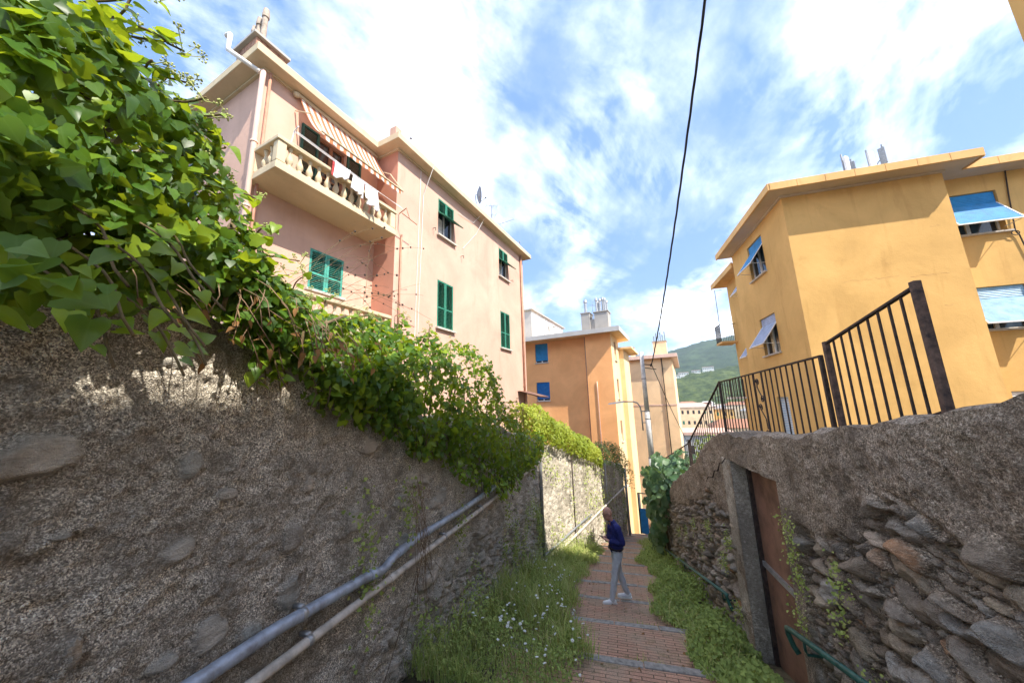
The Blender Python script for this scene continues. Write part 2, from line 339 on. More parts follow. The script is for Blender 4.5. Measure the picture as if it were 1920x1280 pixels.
cv = N(nt, 'ShaderNodeCombineXYZ'); nt.links.new(math_(nt, 'DIVIDE', sx.outputs[0], zz), cv.inputs[0]); nt.links.new(math_(nt, 'DIVIDE', sx.outputs[1], zz), cv.inputs[1])
mp = N(nt, 'ShaderNodeMapping'); mp.inputs['Location'].default_value = (10.9437, 18.405, -3.3414); mp.inputs['Rotation'].default_value = (0,0,rad(50)); mp.inputs['Scale'].default_value = (1.,.72,1); nt.links.new(cv.outputs[0], mp.inputs[0])
c1 = noise(nt, mp.outputs[0], 1.15, 9, .58, dist=.35); c2 = noise(nt, mp.outputs[0], 3.4, 10, .66, stretch=(1,.45,1), dist=.5)
cl = math_(nt, 'ADD', math_(nt, 'MULTIPLY', c1, .74), math_(nt, 'MULTIPLY', c2, .30))
cover = ramp(nt, cl, [(.49, 0.), (.585, .17), (.69, 1.)])
low = ramp(nt, sx.outputs[2], [(.03, .25), (.30, 1.)])
cover = math_(nt, 'MULTIPLY', cover, low)
cloudc = mixc(nt, ramp(nt, noise(nt, mp.outputs[0], 2.6, 9, .6, dist=.3), [(.36, 0.), (.60, 1.)]), (2.3,2.4,2.6), (15,14.4,13.6))
skyc = mixc(nt, .5, mixc(nt, 1., sky.outputs[0], (.30,.30,.30), 'MULTIPLY'), (.50, .98, 2.05))
skyc = mixc(nt, ramp(nt, sx.outputs[2], [(0., .75), (.30, 0.)]), skyc, (1.2, 1.7, 2.15))
nt.links.new(mixc(nt, cover, skyc, cloudc), bg.inputs[0]); nt.links.new(bg.outputs[0], wo.inputs[0])
SC.view_settings.view_transform = 'Standard'; SC.view_settings.look = 'None'; SC.view_settings.exposure = 2.28; SC.view_settings.gamma = 1
SC.cycles.max_bounces = 8; SC.cycles.diffuse_bounces = 4; SC.cycles.use_denoising = True; SC.cycles.transmission_bounces = 5

# ------------------------------------------------------------------ levels of the place
STEP0, TREAD = 4.41, 1.262
K = .25
def street_z(y): return -1.6-K*y if y < 21.5 else -6.975-.46*min(y-21.5, 14)
def step_z(y):
    if y > 21.5: return street_z(y)
    k = math.ceil((y-STEP0)/TREAD-1e-6); ye = STEP0+k*TREAD
    return -1.6-K*ye+.175*(ye-y)/TREAD
def path_x(y): return .0066*np.maximum(0, y-9)**2
def lw_top(y): return float(np.interp(y, [-3, .5, 1.6, 3.6, 8.4, 9.9], [.62, .60, .50, -.06, -.72, -.9]))
RW_Y = [-3, 1.64, 2.16, 2.78, 3.78, 5.48, 5.75, 7.09, 9.0, 9.66, 10.45, 11.5, 12.8]
RW_Z = [.12, -.02, -.11, -.22, -.35, -.45, -.52, -1.1, -1.72, -1.93, -2.3, -2.62, -2.85]
def rw_top(y): return float(np.interp(y, RW_Y, RW_Z))
A2 = rad(15.); W2P = Vector((-2.15, 9.9, 0)); W2U = Vector((sin(A2), cos(A2), 0)); W2N = Vector((cos(A2), -sin(A2), 0))
def w2_top(s): return -.9-.223*s

def strip_grid(name, xs, ys, zf, mat, kind='structure'):
    V = np.array([(x, y, zf(x, y)) for y in ys for x in xs]); nx = len(xs)
    F = [(j*nx+i, j*nx+i+1, (j+1)*nx+i+1, (j+1)*nx+i) for j in range(len(ys)-1) for i in range(nx-1)]
    o = raw_mesh(name, V, F, mat, smooth=True); o['kind'] = kind; return o
def ground_z(x, y):
    s = street_z(y); c = path_x(y)
    if y > 21.5: left, right = s-.2+.0*x, s-.2
    if x < -2.34+max(0, y-9.9)*.268:
        lt = (lw_top(y) if y < 9.9 else max(w2_top(y-9.9), -4))-.25
        return lt if y < 19.5 else s-.2
    if x > 1.9+c:
        t = -.45-.02*y if y < 7 else -.6-.28*(y-7)
        t = max(t, -3.2-.12*(y-15)) if y < 40 else max(-6.2-.1*(y-40), -26)
        return min(t, rw_top(y)-.12) if y < 12.8 else t
    return s-.30 if abs(x-c) < 1.22 else s-.03
xs = sorted([*np.linspace(-60, -4, 15), *np.linspace(-3.2, 3.2, 65), *np.linspace(4, 90, 24)]); ys = sorted([*np.linspace(-14, -2, 7), *np.linspace(-1.5, 22, 95), *np.linspace(23, 110, 45)])
strip_grid('ground', xs, ys, ground_z, M['soil'])

# brick steps going down the hill: each a tread with its kerb stone at the far edge
for k in range(-4, 14):
    ye = STEP0+k*TREAD; y0 = ye-TREAD; c = path_x(ye-.6); z1 = -1.6-K*ye; z0 = z1+.175; x0, x1 = c-1.35, c+1.30
    b = MB(); n = 6
    for i in range(n):
        a, d = i/n, (i+1)/n; za, zb = z0-.175*a, z0-.175*d
        b.quad((x0, y0+TREAD*a, za), (x1, y0+TREAD*a, za), (x1, y0+TREAD*d, zb), (x0, y0+TREAD*d, zb))
    b.quad((x0,ye,z1),(x1,ye,z1),(x1,ye,z1-.3),(x0,ye,z1-.3)); b.quad((x0,y0,z0),(x0,ye,z1),(x0,ye,z1-.3),(x0,y0,z0-.3)); b.quad((x1,y0,z0),(x1,ye,z1),(x1,ye,z1-.3),(x1,y0,z0-.3))
    st = struct(b.build('brick_step', M['brick']))
    kb = MB(); xa = x0-.02
    while xa < x1:
        w = random.uniform(.55, .95); xb = min(xa+w, x1+.02); j = random.uniform(-.006, .006)
        kb.obox(((xa+xb)/2, ye-.045+j, z1-.091+j), ((xb-xa)/2-.004, random.uniform(-.006,.006), random.uniform(-.004,.004)), (0, .062, -.009), (0, 0, .105)); xa = xb
    kb.build('kerb_stone', M['kerb'], st, bevel=.012)

# ------------------------------------------------------------------ old walls
def stones(a, z, cw, ch, seed, warp=.35):
    """cellular stones: returns edge distance (0 at a joint), random per stone"""
    p = np.stack([a*3, z*3, np.zeros_like(a)], 1)
    u = a/cw+warp*vnoise(p*1.7, seed)+.25*vnoise(p*4.1, seed+3); v = z/ch+warp*vnoise(p*1.9+7, seed+1)+.25*vnoise(p*4.7, seed+4)
    iu, iv = np.floor(u).astype(np.int64), np.floor(v).astype(np.int64)
    d1 = np.full(len(a), 9.); d2 = d1.copy(); r = np.zeros(len(a))
    for du in (-1,0,1):
        for dv in (-1,0,1):
            cu, cv_ = iu+du, iv+dv; q = np.zeros_like(cu)
            X = cu+.15+.7*hash3(cu, cv_, q, seed+11); Y = cv_+.15+.7*hash3(cu, cv_, q, seed+12)
            d = np.hypot(u-X, v-Y); nr = hash3(cu, cv_, q, seed+13)
            closer = d < d1; d2 = np.where(closer, d1, np.minimum(d2, d)); r = np.where(closer, nr, r); d1 = np.where(closer, d, d1)
    return d2-d1, r
def wall_grid(P, ud, nd, As, top, bot, nz, relief, zpow=1.):
    na = len(As); T = np.linspace(0, 1, nz)
    tp = np.array([top(a) for a in As]); bt = np.array([bot(a) for a in As])
    A = np.repeat(As, nz); Z = (bt[:,None]+(tp-bt)[:,None]*T[None,:]).ravel()
    d, stn, rn = relief(A, Z, np.tile(T, na))
    Pn = np.array(P)[None,:]+A[:,None]*np.array(ud)[None,:]+d[:,None]*np.array(nd)[None,:]; Pn[:,2] += Z
    i = np.arange(na-1)[:,None]*nz+np.arange(nz-1)[None,:]; i = i.ravel()
    return Pn, np.stack([i, i+nz, i+nz+1, i+1], 1), stn, rn
def join_grids(name, gs, mat):
    V, F, S, R_, o = [], [], [], [], 0
    for v, f, s, r in gs: V.append(v); F.append(f+o); S.append(s); R_.append(r); o += len(v)
    return raw_mesh(name, np.concatenate(V), np.concatenate(F), mat, None, True, {'stone': np.concatenate(S), 'rnd': np.concatenate(R_)})
def cap_grid(As, front, nd, top, depth, n=8, s=5):
    """uneven top of a wall"""
    T = np.linspace(0, 1, n); A = np.repeat(As, n); t = np.tile(T, len(As))
    Pn = np.array([front(a) for a in As])[np.repeat(np.arange(len(As)), n)]-np.array(nd)[None,:]*(t*depth)[:,None]
    Pn[:,2] += np.where(t > .01, .02+.03*vnoise(np.stack([A*5, t*4, t*0], 1), s), 0)
    i = (np.arange(len(As)-1)[:,None]*n+np.arange(n-1)[None,:]).ravel()
    return Pn, np.stack([i, i+n, i+n+1, i+1], 1), np.zeros(len(A)), np.zeros(len(A))

def left_relief(A, Z, T):
    p = np.stack([A, Z, np.zeros_like(A)], 1)
    d = .035*fbm(p*1.3, 4, 2)+.015*fbm(p*7, 4, 9)+.013*fbm(p*24, 3, 21)
    e, r = stones(A, Z, .30, .19, 31, .55); sel = (hash3((r*65535).astype(np.int64), np.zeros(len(A), np.int64), np.zeros(len(A), np.int64), 5) > .80)*(A > 2.9)
    m = smooth(.20, .42, e+.12*fbm(p*11, 3, 40))*sel
    e2, r2 = stones(A, Z, .11, .16, 77, .5); low = smooth(-1.15, -1.9, Z+.16*(A-2)+.2*fbm(p*1.1, 2, 50))*smooth(2.2, 4.2, A)
    m2 = smooth(.10, .35, e2)*(r2 > .35)*low
    d = d+m*(.028+.012*fbm(p*9, 2, 8))+m2*.04*(.4+r2)-.02*low
    for k, (sa, sz, ra, rz) in enumerate(((.77,-.13,.11,.08),(1.27,-.23,.05,.06),(1.90,-.77,.06,.09),(1.47,-1.07,.08,.09),(1.29,-.62,.08,.05),(1.46,-.41,.06,.035),(1.91,-1.10,.10,.10),(2.00,-.47,.04,.05),(2.59,-.29,.10,.08),(2.30,.13,.07,.05),(1.76,.27,.11,.07),(2.47,-.84,.10,.07),(1.15,.26,.07,.03),(.89,-.43,.025,.014),(1.27,-1.08,.06,.03),(1.61,.29,.04,.06),(2.64,0,.08,.07),(1.68,-1.17,.06,.04),(.98,-.85,.03,.05),(3.3,-.7,.12,.09),(3.9,-1.0,.14,.08),(3.1,-.2,.1,.07),(4.6,-.8,.12,.1))):
        q = np.hypot((A-sa)/ra, (Z-sz)/rz)+.30*fbm(p*13+k*5, 3, 200+k); mk = smooth(1.05, .72, q); d = d*(1-.7*mk)+mk*(.026+.012*fbm(p*12+k, 2, 230)); m = np.maximum(m, mk); r = np.where(mk > .25, (.31+.37*k) % 1, r)
    edge = smooth(1., .96, T); d = d*(.4+.6*edge)
    return d, np.maximum(m*.9, m2*.75), np.where(m > m2, r, r2)
As = [-.6]
while As[-1] < 9.9: As.append(As[-1]+max(.012, .0085*abs(As[-1]-.2)*1.3))
As[-1] = 9.9; As = np.array(As)
lt = lambda a: lw_top(a)+.05*math.sin(a*3.1)+.03*math.sin(a*11.7)
g = wall_grid((-2,0,0), (0,1,0), (1,0,0), As, lt, lambda a: street_z(a)-.25, 300, left_relief)
front = g[0].reshape(len(As), 300, 3)[:, -1]; fd = {float(a): p for a, p in zip(As, front)}
gs = [g, cap_grid(As, lambda a: fd[float(a)], (1,0,0), lt, .45)]
e0 = g[0].reshape(len(As), 300, 3)[-1]; e1 = e0.copy(); e1[:,0] -= .6; ev = np.concatenate([e0, e1]); i = np.arange(299)
gs.append((ev, np.stack([i, i+1, i+301, i+300], 1), np.zeros(600), np.zeros(600)))
lw = join_grids('retaining_wall', gs, M['wall_left']); tag(lw, 'tall rough dark grey retaining wall with scattered stones and two pipes along it', 'wall')

def far_relief(A, Z, T):
    p = np.stack([A, Z, np.zeros_like(A)], 1); q = p*np.array([[3.,.7,1]])
    d = .05*fbm(p*.9, 3, 60)+.035*fbm(q*1.2, 4, 61)+.02*fbm(p*9, 3, 62)
    e, r = stones(A, Z, .3, .24, 90, .5); m = smooth(.1, .35, e)*(r > .5)
    return d+m*.02, m*.5, r
As2 = np.linspace(0, 10.2, 240)
g = wall_grid(W2P, W2U, W2N, As2, lambda a: w2_top(a)+.04*math.sin(a*4), lambda a: street_z(9.9+a*.97)-.5, 130, far_relief)
front2 = g[0].reshape(240, 130, 3)[:, -1]; fd2 = {float(a): p for a, p in zip(As2, front2)}
gs = [g, cap_grid(As2, lambda a: fd2[float(a)], W2N, None, .5)]
e0 = g[0].reshape(240, 130, 3)[-1]; e1 = e0-np.array(W2N)*.8; i = np.arange(129); gs.append((np.concatenate([e0, e1]), np.stack([i, i+1, i+131, i+130], 1), np.zeros(260), np.zeros(260)))
wf = join_grids('retaining_wall', gs, M['wall_far']); tag(wf, 'pale mossy retaining wall beyond the bend, sunlit in the middle, below the lime green shrubs', 'wall')

DY0, DY1, DZ = 3.76, 5.0, -.72                                                  # the doorway in the right-hand wall
def right_relief(A, Z, T):
    p = np.stack([A, Z, np.zeros_like(A)], 1)
    d = .022*fbm(p*1.1, 4, 102)+.014*fbm(p*7, 4, 109)+.007*fbm(p*26, 3, 121)
    zb = np.interp(A, [0, 1.7, 2.7, 3.6, 4.9, 6.5, 8, 13], [-.45, -.52, -.78, -1.02, -1.35, -1.55, -2.0, -2.9])+.16*fbm(p*1.6, 3, 130)
    low = smooth(.06, -.08, Z-zb)
    band = 1-np.maximum(smooth(.16, .10, np.abs(A-(DY0-.07))), smooth(.17, .10, np.abs(A-(DY1+.08)))); low = low*band
    e, r = stones(A, Z, .205, .108, 131, .38); e3, r3 = stones(A, Z, .10, .05, 171, .4)
    big = smooth(.06, .42, e); m = np.where(r > .22, big, smooth(.12, .4, e3)*.6)
    dome = np.where(r > .22, np.sqrt(np.clip(e, 0, 1))*.075*(.35+.85*((r*3.7) % 1)), smooth(.1, .4, e3)*.02)
    rr = np.where(r > .22, (r*9.1) % 1, (r3*5.7) % 1)
    d = d*(.5+.5*band)+low*(dome*1.9-.08)
    s = low*smooth(.18, .55, m)
    near = np.minimum(np.minimum(np.abs(A-DY0), np.abs(A-DY1))/.05, 1); d = d*np.where((Z < DZ+.1), near, 1)
    return d*(.4+.6*smooth(1, .97, T)), s*.92, rr
rt_ = lambda a: rw_top(a)+.018*math.sin(a*5.3)+.012*math.sin(a*17)
def ygrid(a0, a1):
    L = [a0]
    while L[-1] < a1: L.append(L[-1]+max(.010, .0062*abs(L[-1])))
    L[-1] = a1; return np.array(L)
gs = []; tops = []
for a0, a1, bz, nz in ((-1.2, .9, None, 120), (.9, DY0, None, 300), (DY0, DY1, DZ, 60), (DY1, 12.8, None, 240)):
    Y = ygrid(a0, a1) if a0 >= 0 else np.linspace(a0, a1, 60)
    g = wall_grid((1.4,0,0), (0,1,0), (-1,0,0), Y, rt_, (lambda a: street_z(a)-.3) if bz is None else (lambda a: bz), nz, right_relief)
    gs.append(g); fr_ = g[0].reshape(len(Y), nz, 3)[:, -1]; fdd = {float(a): p for a, p in zip(Y, fr_)}
    gs.append(cap_grid(Y, lambda a: fdd[float(a)], (-1,0,0), None, .5))
e0 = gs[-2][0].reshape(-1, 240, 3)[-1]; e1 = e0.copy(); e1[:,0] += .6; i = np.arange(239); gs.append((np.concatenate([e0, e1]), np.stack([i, i+1, i+241, i+240], 1), np.zeros(480), np.zeros(480)))
rw = join_grids('stone_wall', gs, M['wall_right']); tag(rw, 'right-hand stone wall with a brown metal door, plastered above and bare stones below', 'wall')
b = MB(); b.box(1.402, 1.95, DY1+.001, DY1+.35, -3.4, DZ+.0); b.box(1.47, 1.95, DY0-.3, DY0-.002, -3.2, DZ); b.box(1.47, 1.95, DY0-.3, DY1+.3, DZ+.002, DZ+.2)
b.build('doorway_surround', M['jamb'], rw, bevel=.015)
dr = MB(); dr.box(1.60, 1.63, DY0+.03, DY1-.06, -2.85, DZ-.02); dp = dr.build('door', M['doormetal'], rw)
b = MB(); b.box(1.575, 1.60, DY0, DY1-.06, -1.86, -1.81); b.build('crossbar', M['galv'], dp)
b = MB(); b.box(1.56, 1.66, DY1-.06, DY1-.012, -2.9, DZ-.005); b.box(1.56, 1.66, DY0, DY0+.04, -2.9, DZ-.005); b.box(1.561, 1.659, DY0, DY1-.012, DZ-.05, DZ-.004); b.build('door_frame', M['iron'], rw)
b = MB(); b.box(1.545, 1.575, 3.95, 4.0, -1.72, -1.6); b.build('lock_plate', M['steel'], dp)
# long crack over the doorway
b = MB(); pts = [(1.372, 5.05, -.70), (1.37, 5.2, -.78), (1.37, 5.32, -.80), (1.37, 5.45, -.92), (1.37, 5.62, -.95), (1.37, 5.75, -1.06), (1.37, 6.0, -1.10), (1.37, 6.2, -1.22)]
b.tube(pts, [.004,.009,.006,.011,.007,.010,.006,.002], 5); b.build('crack', M['iron'], rw)

# ------------------------------------------------------------------ pipes along the left walls
def pipe(label, pts, r, mat, clips, coll=None, cat='pipe', group=None):
    b = MB(); b.tube(pts, r, 14); o = b.build('wall_pipe', mat, None, True); tag(o, label, cat, group)
    for (p, q) in clips:
        c = MB(); p, q = Vector(p), Vector(q); d = (q-p).normalized(); side = Vector((-1,0,0)) if abs(d.y) > .5 else Vector((-1,0,0))
        c.tube([p-d*.016, p+d*.016], r*1.13, 14); c.obox(p+Vector((-.03,0,r*1.25)), (.035,0,0), d*.013, (0,0,.012)); c.build('pipe_clip', M['galv'], o, True)
    for p, q in coll or []:
        c = MB(); p, q = Vector(p), Vector(q); d = (q-p).normalized(); c.tube([p-d*.05, p-d*.045, p+d*.045, p+d*.05], [r*1.0, r*1.16, r*1.16, r], 14); c.build('pipe_joint', mat, o, True)
    return o
XP = -1.925
P1 = [(XP,-.4,-1.13), (XP,1.39,-1.20), (XP,1.78,-1.205), (XP+.005,2.5,-1.265), (XP+.01,2.75,-1.30), (XP-.01,2.95,-1.265), (XP-.01,3.35,-1.25), (XP,4.3,-1.285), (XP,5.3,-1.29), (XP,6.35,-1.30), (XP,8.2,-1.30), (XP,9.7,-1.30)]
pipe('thick zinc blue pipe with a bent joint, upper of the two along the dark wall', P1, .036, M['galvblue'], [((XP,1.95,-1.222),(XP,2.4,-1.255)), ((XP,5.6,-1.29),(XP,6,-1.3))], [((XP+.008,2.62,-1.28),(XP+.01,2.7,-1.295)), ((XP-.01,3.02,-1.262),(XP-.01,3.2,-1.255)), ((XP-.008,3.5,-1.255),(XP,3.9,-1.27)), ((XP,7.,-1.3),(XP,8,-1.3))])
P2 = [(XP,-.4,-1.35), (XP,1.5,-1.39), (XP,2.1,-1.405), (XP,3.0,-1.425), (XP,4.3,-1.45), (XP,5.5,-1.465), (XP,7.2,-1.48), (XP,9.6,-1.50)]
pipe('weathered beige pipe, lower of the two along the dark wall', P2, .030, M['beigepipe'], [((XP,2.02,-1.403),(XP,2.1,-1.405)), ((XP,3.9,-1.442),(XP,4.3,-1.45)), ((XP,5.1,-1.46),(XP,5.5,-1.465))], [((XP,2.9,-1.422),(XP,3,-1.425))])
pipe('grey vertical downpipe at the end of the dark wall by the bend', [(-1.93,9.75,-1.2), (-1.93,9.75,-1.35), (-1.93,9.75,-4.2)], .045, M['galv'], [((-1.93,9.75,-2.2),(-1.93,9.75,-3))])
w2 = lambda s, z, o=.09: W2P+W2U*s+W2N*o+Vector((0,0,z))
pipe('dark thin pipe that joins a paler one on the sunlit wall beyond the bend', [w2(.2,-4.0,.12), w2(1.2,-4.0,.12), w2(3.3,-3.99,.12), w2(4.4,-4.04,.1)], .035, M['galv'], [])
pipe('pale pipe running the length of the mossy wall beyond the bend', [w2(.35,-4.2,.14), w2(3,-4.19,.14), w2(6,-4.16,.13), w2(10,-4.12,.12)], .04, M['beigepipe'], [])
pipe('thin dark vertical pipe down the sunlit wall', [w2(2.65,-1.5,.11), w2(2.65,-3.4,.11), w2(2.65,-5.0,.11)], .022, M['iron'], [])
pipe('thin grey vertical pipe in the shaded part of the mossy wall', [w2(6.6,-2.4,.11), w2(6.6,-4,.11), w2(6.6,-6.3,.11)], .03, M['galv'], [])
pipe('pale vertical downpipe at the far end of the mossy wall', [w2(10.15,-3.3,.1), w2(10.15,-5,.1), w2(10.15,-7.2,.1)], .06, M['galv'], [])

# ------------------------------------------------------------------ green handrails
def handrail(label, P, Q, hook, brackets):
    P, Q = Vector(P), Vector(Q); r = .021
    d = (Q-P).normalized(); root = MB(); pts = [Q, P+d*.02, P]
    if hook: pts = [Q, P+d*.02, P+Vector((-.005,.02,-.005)), P+Vector((.0,.035,-.05)), P+Vector((.02,.02,-.13)), P+Vector((.04,-.01,-.17))]
    root.tube(pts, r, 12); o = root.build('handrail', M['greenrail'], None, True); tag(o, label, 'handrail')
    for t in brackets:
        p = P.lerp(Q, t); c = MB(); c.tube([p, p+Vector((0,.0,-.07)), p+Vector((.01,0,-.10)), p+Vector((.16,.0,-.10))], .010, 8); c.build('bracket', M['greenrail'], o, True)
    return o
handrail('green handrail with a hooked end beside the brown door, at the lower corner', (1.30,3.70,-1.86), (1.27,1.2,-1.2), True, [.1,.62])
handrail('thin green handrail on the stone wall beyond the doorway, running down under the climber', (1.28,5.42,-2.42), (1.28,11.6,-4.15), True, [.04,.5])

# ------------------------------------------------------------------ iron fences on the right-hand wall
FX = 2.0
def fence(label, p0, p1, h0, h1, nb, posts, scroll=None, post_w=.05, midrail=False):
    """p0,p1 ends of the top rail (y,z); h = bar length"""
    t = thing('iron_fence', label, 'fence', (FX, p0[0], p0[1]-h0), 0, 'iron fence panels on the right-hand wall'); L = lambda y, z: (0, y-p0[0], z-(p0[1]-h0))
    at = lambda u: (p0[0]+(p1[0]-p0[0])*u, p0[1]+(p1[1]-p0[1])*u)
    hb = lambda u: h0+(h1-h0)*u
    b = MB(); b.bar(L(*p0), L(*p1), .034, .016); b.build('top_rail', M['iron'], t)
    b = MB(); a = L(p0[0], p0[1]-h0+.06); c = L(p1[0], p1[1]-h1+.06); b.bar(a, c, .03, .012); b.build('bottom_rail', M['iron'], t)
    b = MB()
    for i in range(1, nb):
        u = i/nb
        if scroll and abs(u-scroll) < .035: continue
        y, z = at(u); b.bar(L(y, z), L(y, z-hb(u)), .013, .013, (1,0,0))
    b.build('bars', M['iron'], t)
    for u, w, up, dn, mt in posts:
        y, z = at(u); b = MB(); b.box(-w/2, w/2, y-p0[0]-w/2, y-p0[0]+w/2, L(y, z-hb(u)-dn)[2], L(y, z+up)[2]); b.build('post', M[mt], t, bevel=.006)
    if scroll:
        y, z = at(scroll); b = MB(); H = hb(scroll)
        def spiral(cy, cz, r0, s, turns=1.6, a0=0): return [L(cy+s*r0*(1-.8*i/26)*cos(a0+turns*2*pi*i/26), cz+r0*(1-.8*i/26)*sin(a0+turns*2*pi*i/26)) for i in range(27)]
        for cz, s in ((z-.13, 1), (z-.36, -1), (z-.47, 1), (z-H+.14, -1)): b.tube(spiral(y+.045*s, cz, .05, s), .007, 6)
        b.tube([L(y+.05, z-.1), L(y+.07, z-.2), L(y-.03, z-.32)], .007, 6); b.tube([L(y+.05, z-.5), L(y-.06, z-.62), L(y-.07, z-H+.2)], .007, 6)
        for s in (-.13, .13): b.bar(L(y+s, z), L(y+s, z-H), .013, .013, (1,0,0))
        b.build('scrollwork', M['iron'], t)
    return t
fence('tall sloping iron fence panel between two thick posts, nearest on the wall', (2.78,.70), (3.80,.50), .86, .95, 9, [(-.02,.045,.035,.1,'rust'), (1.0,.045,.02,.1,'rust')])
fence('long level iron fence panel with curled scrollwork', (3.92,.40), (7.08,.345), .92, .98, 23, [(0,.035,.01,.1,'iron'), (1,.04,.02,.1,'iron')], .47)
fence('steep iron fence panel running downhill past the scrollwork panel', (7.1,.345), (10.3,-1.03), .95, 1.0, 18, [(1,.07,.06,.2,'iron')])
fence('lowest iron fence panel near the lamp post and the climber', (10.34,-1.06), (15.0,-2.10), .95, .95, 26, [(1,.05,.02,.2,'iron')])

# ------------------------------------------------------------------ lamp post and cables
lp = thing('street_lamp', 'tall grey lamp post with a bent arm in front of the beige building', 'street lamp', (1.5,15,-5.6))
b = MB(); b.tube([(0,0,0),(0,0,3.5)], [.135,.122], 20); b.tube([(0,0,3.5),(0,0,5.3)], [.108,.1], 20); b.tube([(0,0,5.3),(0,0,7.72)], [.092,.078], 20); b.build('pole', M['pole'], lp, True)
for z, r in ((3.5,.128),(5.0,.108),(5.3,.108),(6.6,.096)):
    b = MB(); b.tube([(0,0,z-.02),(0,0,z+.02)], r, 20); b.build('pole_band', M['steel'], lp)
b = MB(); b.tube([(-.22,0,4.55),(-.22,0,5.2),(-.25,0,5.48),(-.34,0,5.63),(-.5,0,5.69),(-.9,0,5.70)], .028, 10); b.tube([(0,0,4.85),(-.22,0,4.85)], .018, 8); b.tube([(0,0,5.3),(-.22,0,5.3)], .018, 8); b.build('lamp_arm', M['steel'], lp, True)
b = MB(); b.add([(-.85,-.06,5.66),(-.85,.06,5.66),(-1.5,.09,5.60),(-1.52,-.09,5.60),(-.85,-.045,5.74),(-.85,.045,5.74),(-1.45,.05,5.66),(-1.45,-.05,5.66)], [(0,1,2,3),(4,5,6,7),(0,1,5,4),(1,2,6,5),(2,3,7,6),(3,0,4,7)]); b.build('lamp_head', M['pole'], lp, bevel=.012)
b = MB(); b.tube([(-.02,0,7.2),(.34,-.1,7.14)], .022, 8); b.tube([(.3,-.1,7.08),(.34,-.1,7.2)], .03, 8); b.tube([(.05,-.02,7.05),(.5,-.12,6.95)], .016, 8); b.build('cable_bracket', M['iron'], lp)
def cable(label, pts, r, twist=True):
    pts = [Vector(p) for p in pts]; C = []
    for a, c in zip(pts, pts[1:]):
        n = max(2, int((c-a).length/.09))
        C += [a.lerp(c, i/n) for i in range(n)]
    C.append(pts[-1]); b = MB()
    if twist:
        for ph in (0, 2.1, 4.2):
            b.tube([p+Vector((cos(ph+i*.32), 0, sin(ph+i*.32)))*r for i, p in enumerate(C)], r*.85, 6)
    else: b.tube(C, r, 6)
    o = b.build('overhead_cable', M['cable'], None, True); return tag(o, label, 'cable')
S0, S1 = Vector((1.84,14.9,1.55)), Vector((1.78,4.5,5.63)); dS = S1-S0
sag = lambda t: S0+dS*t+Vector((0,0,-1.1*t*(1-t)*(1 if t < 1 else 0)))
cable('thick twisted black cable rising from the lamp post overhead into the sky', [sag(i/16) for i in range(17)]+[S1+dS*.16+Vector((0,0,.25)), S1+dS*.5+Vector((.4,0,.9))], .012)
cable('thin black cable sloping from the lamp post down behind the fence', [(1.84,14.9,1.55), (2.8,18,-.05), (4.6,24,-2.6)], .016, False)

# ------------------------------------------------------------------ building pieces
RX = Vector((1,0,0)); RY = Vector((0,1,0)); RZ = Vector((0,0,1))
def P_(o, ad, nd, a, z, d=0): return Vector(o)+ad*a+RZ*z+nd*d
def louvre_leaf(b, o, ad, nd, w, h, pitch=.048, mid=True):
    """slatted shutter leaf, o = lower near corner, thickness along nd"""
    f = .055; t = .022
    def bx(a0, a1, z0, z1, d0, d1): b.obox(P_(o,ad,nd,(a0+a1)/2,(z0+z1)/2,(d0+d1)/2), ad*((a1-a0)/2), RZ*((z1-z0)/2), nd*((d1-d0)/2))
    bx(0, f, 0, h, 0, t*2); bx(w-f, w, 0, h, 0, t*2); bx(f, w-f, 0, f, .002, t*2-.002); bx(f, w-f, h-f, h, .002, t*2-.002)
    if mid: bx(f, w-f, h*.42-f/2, h*.42+f/2, .002, t*2-.002)
    z = f+.03
    while z < h-f-.02:
        if not (mid and abs(z-h*.42) < f*.8):
            b.obox(P_(o,ad,nd,w/2,z,t), ad*(w/2-f+.004), (nd*.85-RZ*.55)*.026, (RZ*.85+nd*.55)*.004)
        z += pitch
    return b
